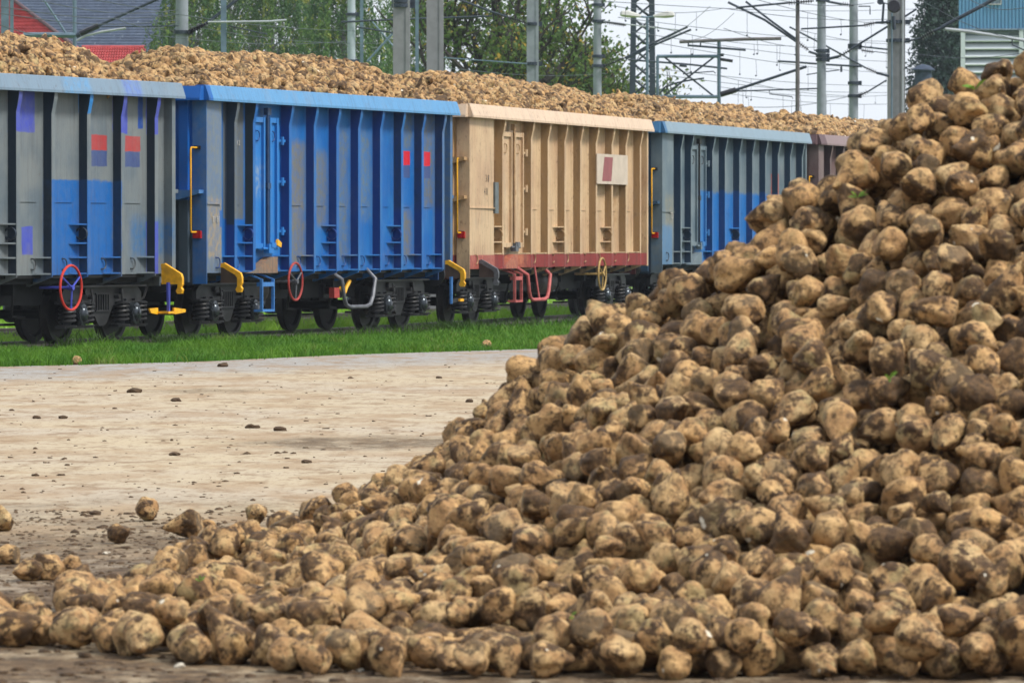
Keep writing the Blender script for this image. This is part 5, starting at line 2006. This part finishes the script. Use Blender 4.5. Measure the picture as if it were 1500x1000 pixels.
hut(894, 924, 124, 240, simple('pale_grey_wall', lin((186, 192, 196), .9)), 'small pale grey flat-roofed hut left of the lattice mast')
hut(705, 868, 106, 270, simple('dark_shed_wall', lin((52, 68, 92), .8)), 'low dark shed with light roof edge under the autumn tree')
hut(380, 640, 97, 320, simple('dark_shed_wall', lin((52, 68, 92), .8)), 'long dark shed half hidden behind the broad concrete masts')
g = empty('chimney_pillar', at(1352, 347, 230)); tag(g, 'blue-grey capped pillar standing before the dark conifer', 'pillar')
zt = (347 - 104) / 8000 * 230
MB().cyl((0, 0, -1.9), (0, 0, zt), .36, 18).obj('shaft', simple('pillar_blue', lin((80, 98, 124), .5)), g)
MB().lathe([(0, .28), (.25, .22), (.5, .05), (.5, 0), (0, 0)], 'z', (0, 0, zt), 18).obj('cap', simple('pillar_blue', lin((80, 98, 124), .5)), g)


# ------------------------------------------------------------------ trees
M_BARK = simple('bark', (.045, .038, .032, 1), .9, var=.4, scale=6)
M_BIRCHBARK = simple('birch_bark', (.22, .22, .21, 1), .8, var=.6, scale=3, sc3=(1, 1, 3))


def leaves_obj(name, P, size, mat, parent, hang=0.0, aspect=1.7):
    n = len(P)
    P = np.asarray(P, float)
    d = rng.normal(0, 1, (n, 3))
    if hang: d[:, 2] = -abs(d[:, 2]) - hang
    d /= np.linalg.norm(d, axis=1)[:, None]
    r = rng.normal(0, 1, (n, 3))
    w = np.cross(d, r)
    w /= np.linalg.norm(w, axis=1)[:, None] + 1e-9
    s = size * rng.uniform(.6, 1.35, n)[:, None]
    a = P
    b = P + d * s * aspect * .5 + w * s * .5
    c = P + d * s * aspect
    e = P + d * s * aspect * .5 - w * s * .5
    V = np.stack([a, b, c, e], 1).reshape(-1, 3)
    k = np.arange(n) * 4
    F = np.stack([k, k + 1, k + 2, k + 3], 1)
    return link(name, raw_mesh(name, V, F, mat), parent)


def limbs(rs, start, direction, length, radius, depth, out, tips, spread=.55, up=.15, droop=0):
    p, d = Vector(start), Vector(direction).normalized()
    pts = [p.copy()]
    segs = 5
    for k in range(segs):
        d = (d + Vector((rs.uniform(-.16, .16), rs.uniform(-.16, .16), rs.uniform(-.06, .12) - droop * (k / segs)))).normalized()
        p = p + d * length / segs
        pts.append(p.copy())
        if depth <= 1: tips.append((p.copy(), d.copy()))
    out.append((pts, radius, radius * .55))
    if depth == 0: return
    nb = rs.choice((2, 3, 3)) if depth > 1 else 4
    for k in range(nb + 1):
        t = rs.uniform(.35, 1.0) if k else 1.0
        q = pts[min(segs, max(1, int(t * segs)))]
        a = rs.uniform(0, 6.283)
        side_ = Vector((math.cos(a), math.sin(a), rs.uniform(-.1, .5) + up))
        nd = (d * (1 - spread) + side_ * spread).normalized()
        limbs(rs, q, nd, length * rs.uniform(.58, .8), radius * .55 * (1 if k else 1.15), depth - 1, out, tips, spread, up, droop)


def broadleaf(px, D, h, trunk_r, label, mat, nleaf, leaf, seed, dx=0, spread=.55, depth=4, clump=.35, group=None, cat='tree', trunk_frac=.25, first=.30):
    rs = random.Random(seed)
    b = at(px, 347, D)
    root = empty('broadleaf_tree', (b.x, D, -.14))
    tag(root, label, cat, group)
    out, tips = [], []
    base = Vector((0, 0, 0))
    t_top = Vector((rs.uniform(-.2, .2), 0, h * trunk_frac))
    out.append(([base, base.lerp(t_top, .5) + Vector((.05, 0, 0)), t_top], trunk_r * 1.25, trunk_r * .85))
    for k in range(5):
        a = k * 1.257 + rs.uniform(-.3, .3)
        limbs(rs, t_top, (math.cos(a) * .55, math.sin(a) * .55, .85), h * first, trunk_r * .5, depth - 1, out, tips, spread)
    limbs(rs, t_top, (0, 0, 1), h * (first + .06), trunk_r * .6, depth - 1, out, tips, spread)
    mb = MB()
    for pts, r0, r1 in out:
        mb.tube(pts, max(r0, .012), 6 if r0 > .05 else 4, False, max(r1, .008))
    mb.obj('trunk', M_BARK, root)
    L = []
    if tips:
        for i in range(nleaf):
            p, d = tips[rs.randrange(len(tips))]
            L.append((p.x + rs.gauss(0, clump), p.y + rs.gauss(0, clump), p.z + rs.gauss(0, clump * .8)))
        leaves_obj('crown', L, leaf, mat, root)
    return root


M_LAUT = mat_leafy('autumn_maple_leaves', (.055, .115, .03, 1), (.11, .17, .035, 1), (.42, .27, .04, 1), .7, .35)
M_LDARK = mat_leafy('dark_leaves', (.03, .055, .02, 1), (.05, .08, .026, 1), None, .8, .25)
M_LBIRCH = mat_leafy('weeping_birch_leaves', (.05, .12, .045, 1), (.12, .21, .05, 1), (.30, .32, .05, 1), .8, .3)
M_LPALE = mat_leafy('pale_bush_leaves', (.12, .18, .08, 1), (.18, .24, .10, 1), None, 1, .4)
M_LCON = mat_leafy('conifer_needles', (.020, .045, .035, 1), (.035, .068, .05, 1), None, 1.0, .1)


def weeping(px, D, h, w, label, seed, n_str=420, per=62, mat=None):
    rs = random.Random(seed)
    b = at(px, 347, D)
    root = empty('weeping_tree', (b.x, D, -.14))
    tag(root, label, 'tree', 'weeping trees behind the masts')
    mb = MB()
    mb.tube([(0, 0, 0), (.15, 0, h * .4), (-.1, 0, h * .75), (0, 0, h)], .24, 8, False, .03)
    P = []
    for i in range(n_str):
        z0 = h * (.25 + .75 * rs.random() ** .8)
        f = max(.15, 1 - ((z0 / h - .45) / .62) ** 2)
        a = rs.uniform(0, 6.283)
        rad = w * f * rs.uniform(.25, 1)
        top = Vector((math.cos(a) * rad, math.sin(a) * rad * .8, z0))
        if i % 4 == 0:
            mb.tube([(0, 0, max(h * .15, z0 - rad * .7)), top * .5 + Vector((0, 0, z0 * .5 - .1)), top], .035, 4, False, .008)
        ln = rs.uniform(1.2, 3.2)
        cur = Vector((math.cos(a) * .3, math.sin(a) * .3, 0))
        for k in range(per):
            t = k / per
            p = top + cur * t + Vector((0, 0, -ln * t))
            P.append((p.x + rs.gauss(0, .07), p.y + rs.gauss(0, .07), p.z))
    mb.obj('trunk', M_BIRCHBARK, root)
    leaves_obj('crown', P, .085, mat or M_LBIRCH, root, hang=1.2)
    return root


weeping(285, 262, 15, 3.4, 'weeping birch just right of the dark slate roof, yellowish drooping leaves', 1)
weeping(400, 270, 17, 3.6, 'weeping birch in the middle of the green row, left of the pale mast', 2)
weeping(505, 262, 16, 3.4, 'weeping birch behind the pale narrow mast', 3)
weeping(600, 275, 16, 3.0, 'weeping birch behind the pair of broad concrete masts', 4, 360)
weeping(340, 290, 18, 4.6, 'darker weeping tree at the back of the left group', 5, 480, 50, M_LDARK)
weeping(460, 292, 18, 4.6, 'darker weeping tree at the back of the middle group', 6, 480, 50, M_LDARK)
broadleaf(718, 225, 15, .42, 'autumn maple with thick dark trunk and yellow leaf clumps', M_LAUT, 7500, .13, 12, spread=.5, first=.27, trunk_frac=.33)
broadleaf(830, 235, 15, .30, 'leafy autumn tree right of the maple, behind the narrow round mast', M_LAUT, 9500, .13, 14, spread=.55, trunk_frac=.22, first=.26)
broadleaf(655, 245, 13, .25, 'small green tree between the broad masts and the maple', M_LAUT, 3500, .12, 16, trunk_frac=.25, first=.24)
broadleaf(785, 250, 10, .22, 'dark green low tree under the autumn crowns', M_LDARK, 5000, .12, 18, trunk_frac=.2, first=.26)
broadleaf(1005, 330, 9.6, .12, 'sparse pale bush top behind the braced steel frame', M_LPALE, 1500, .10, 22, trunk_frac=.35, first=.2)
broadleaf(1225, 330, 9.6, .12, 'pale light green tree top between the two round sky masts', M_LPALE, 3200, .12, 23, trunk_frac=.4, first=.18)
broadleaf(1277, 320, 9.8, .12, 'pale light green tree top left of the thickest mast', M_LPALE, 3200, .12, 24, trunk_frac=.4, first=.18)


def conifer(px, D, h, w, label, seed):
    rs = random.Random(seed)
    b = at(px, 347, D)
    root = empty('conifer_tree', (b.x, D, -.14))
    tag(root, label, 'tree')
    MB().tube([(0, 0, 0), (0, 0, h)], .3, 8, False, .03).obj('trunk', M_BARK, root)
    P = []
    for i in range(1500):
        z = h * (.06 + .94 * rs.random())
        rad = w * (1 - (z / h) ** 1.8) * (1 + .16 * noise.noise((z * .9, seed, 0)))
        a = rs.uniform(0, 6.283)
        c, s = math.cos(a), math.sin(a)
        rr = rad * rs.uniform(.55, 1.06)
        for k in range(34):
            t = rs.random()
            P.append((c * rr * t ** .4 + rs.gauss(0, .16), s * rr * t ** .4 + rs.gauss(0, .16), z - .35 * t + rs.gauss(0, .12)))
    leaves_obj('crown', P, .11, M_LCON, root, aspect=2.2)


conifer(1378, 300, 21, 3.1, 'tall dark conifer between the thickest mast and the blue building', 31)
conifer(1420, 310, 20, 3.0, 'second dark conifer mostly hidden behind the blue building', 32)

# ------------------------------------------------------------------ haze
hz = MB().box(-420, 420, -40, 700, -1.2, 30).obj('haze', None)
mh = bpy.data.materials.new('haze_air')
mh.use_nodes = True
mh.node_tree.nodes.clear()
pv = mh.node_tree.nodes.new('ShaderNodeVolumePrincipled')
pv.inputs['Color'].default_value = (.80, .88, 1.0, 1)
pv.inputs['Density'].default_value = .00014
ov = mh.node_tree.nodes.new('ShaderNodeOutputMaterial')
mh.node_tree.links.new(pv.outputs[0], ov.inputs['Volume'])
hz.data.materials.append(mh)
hz['kind'] = 'stuff'
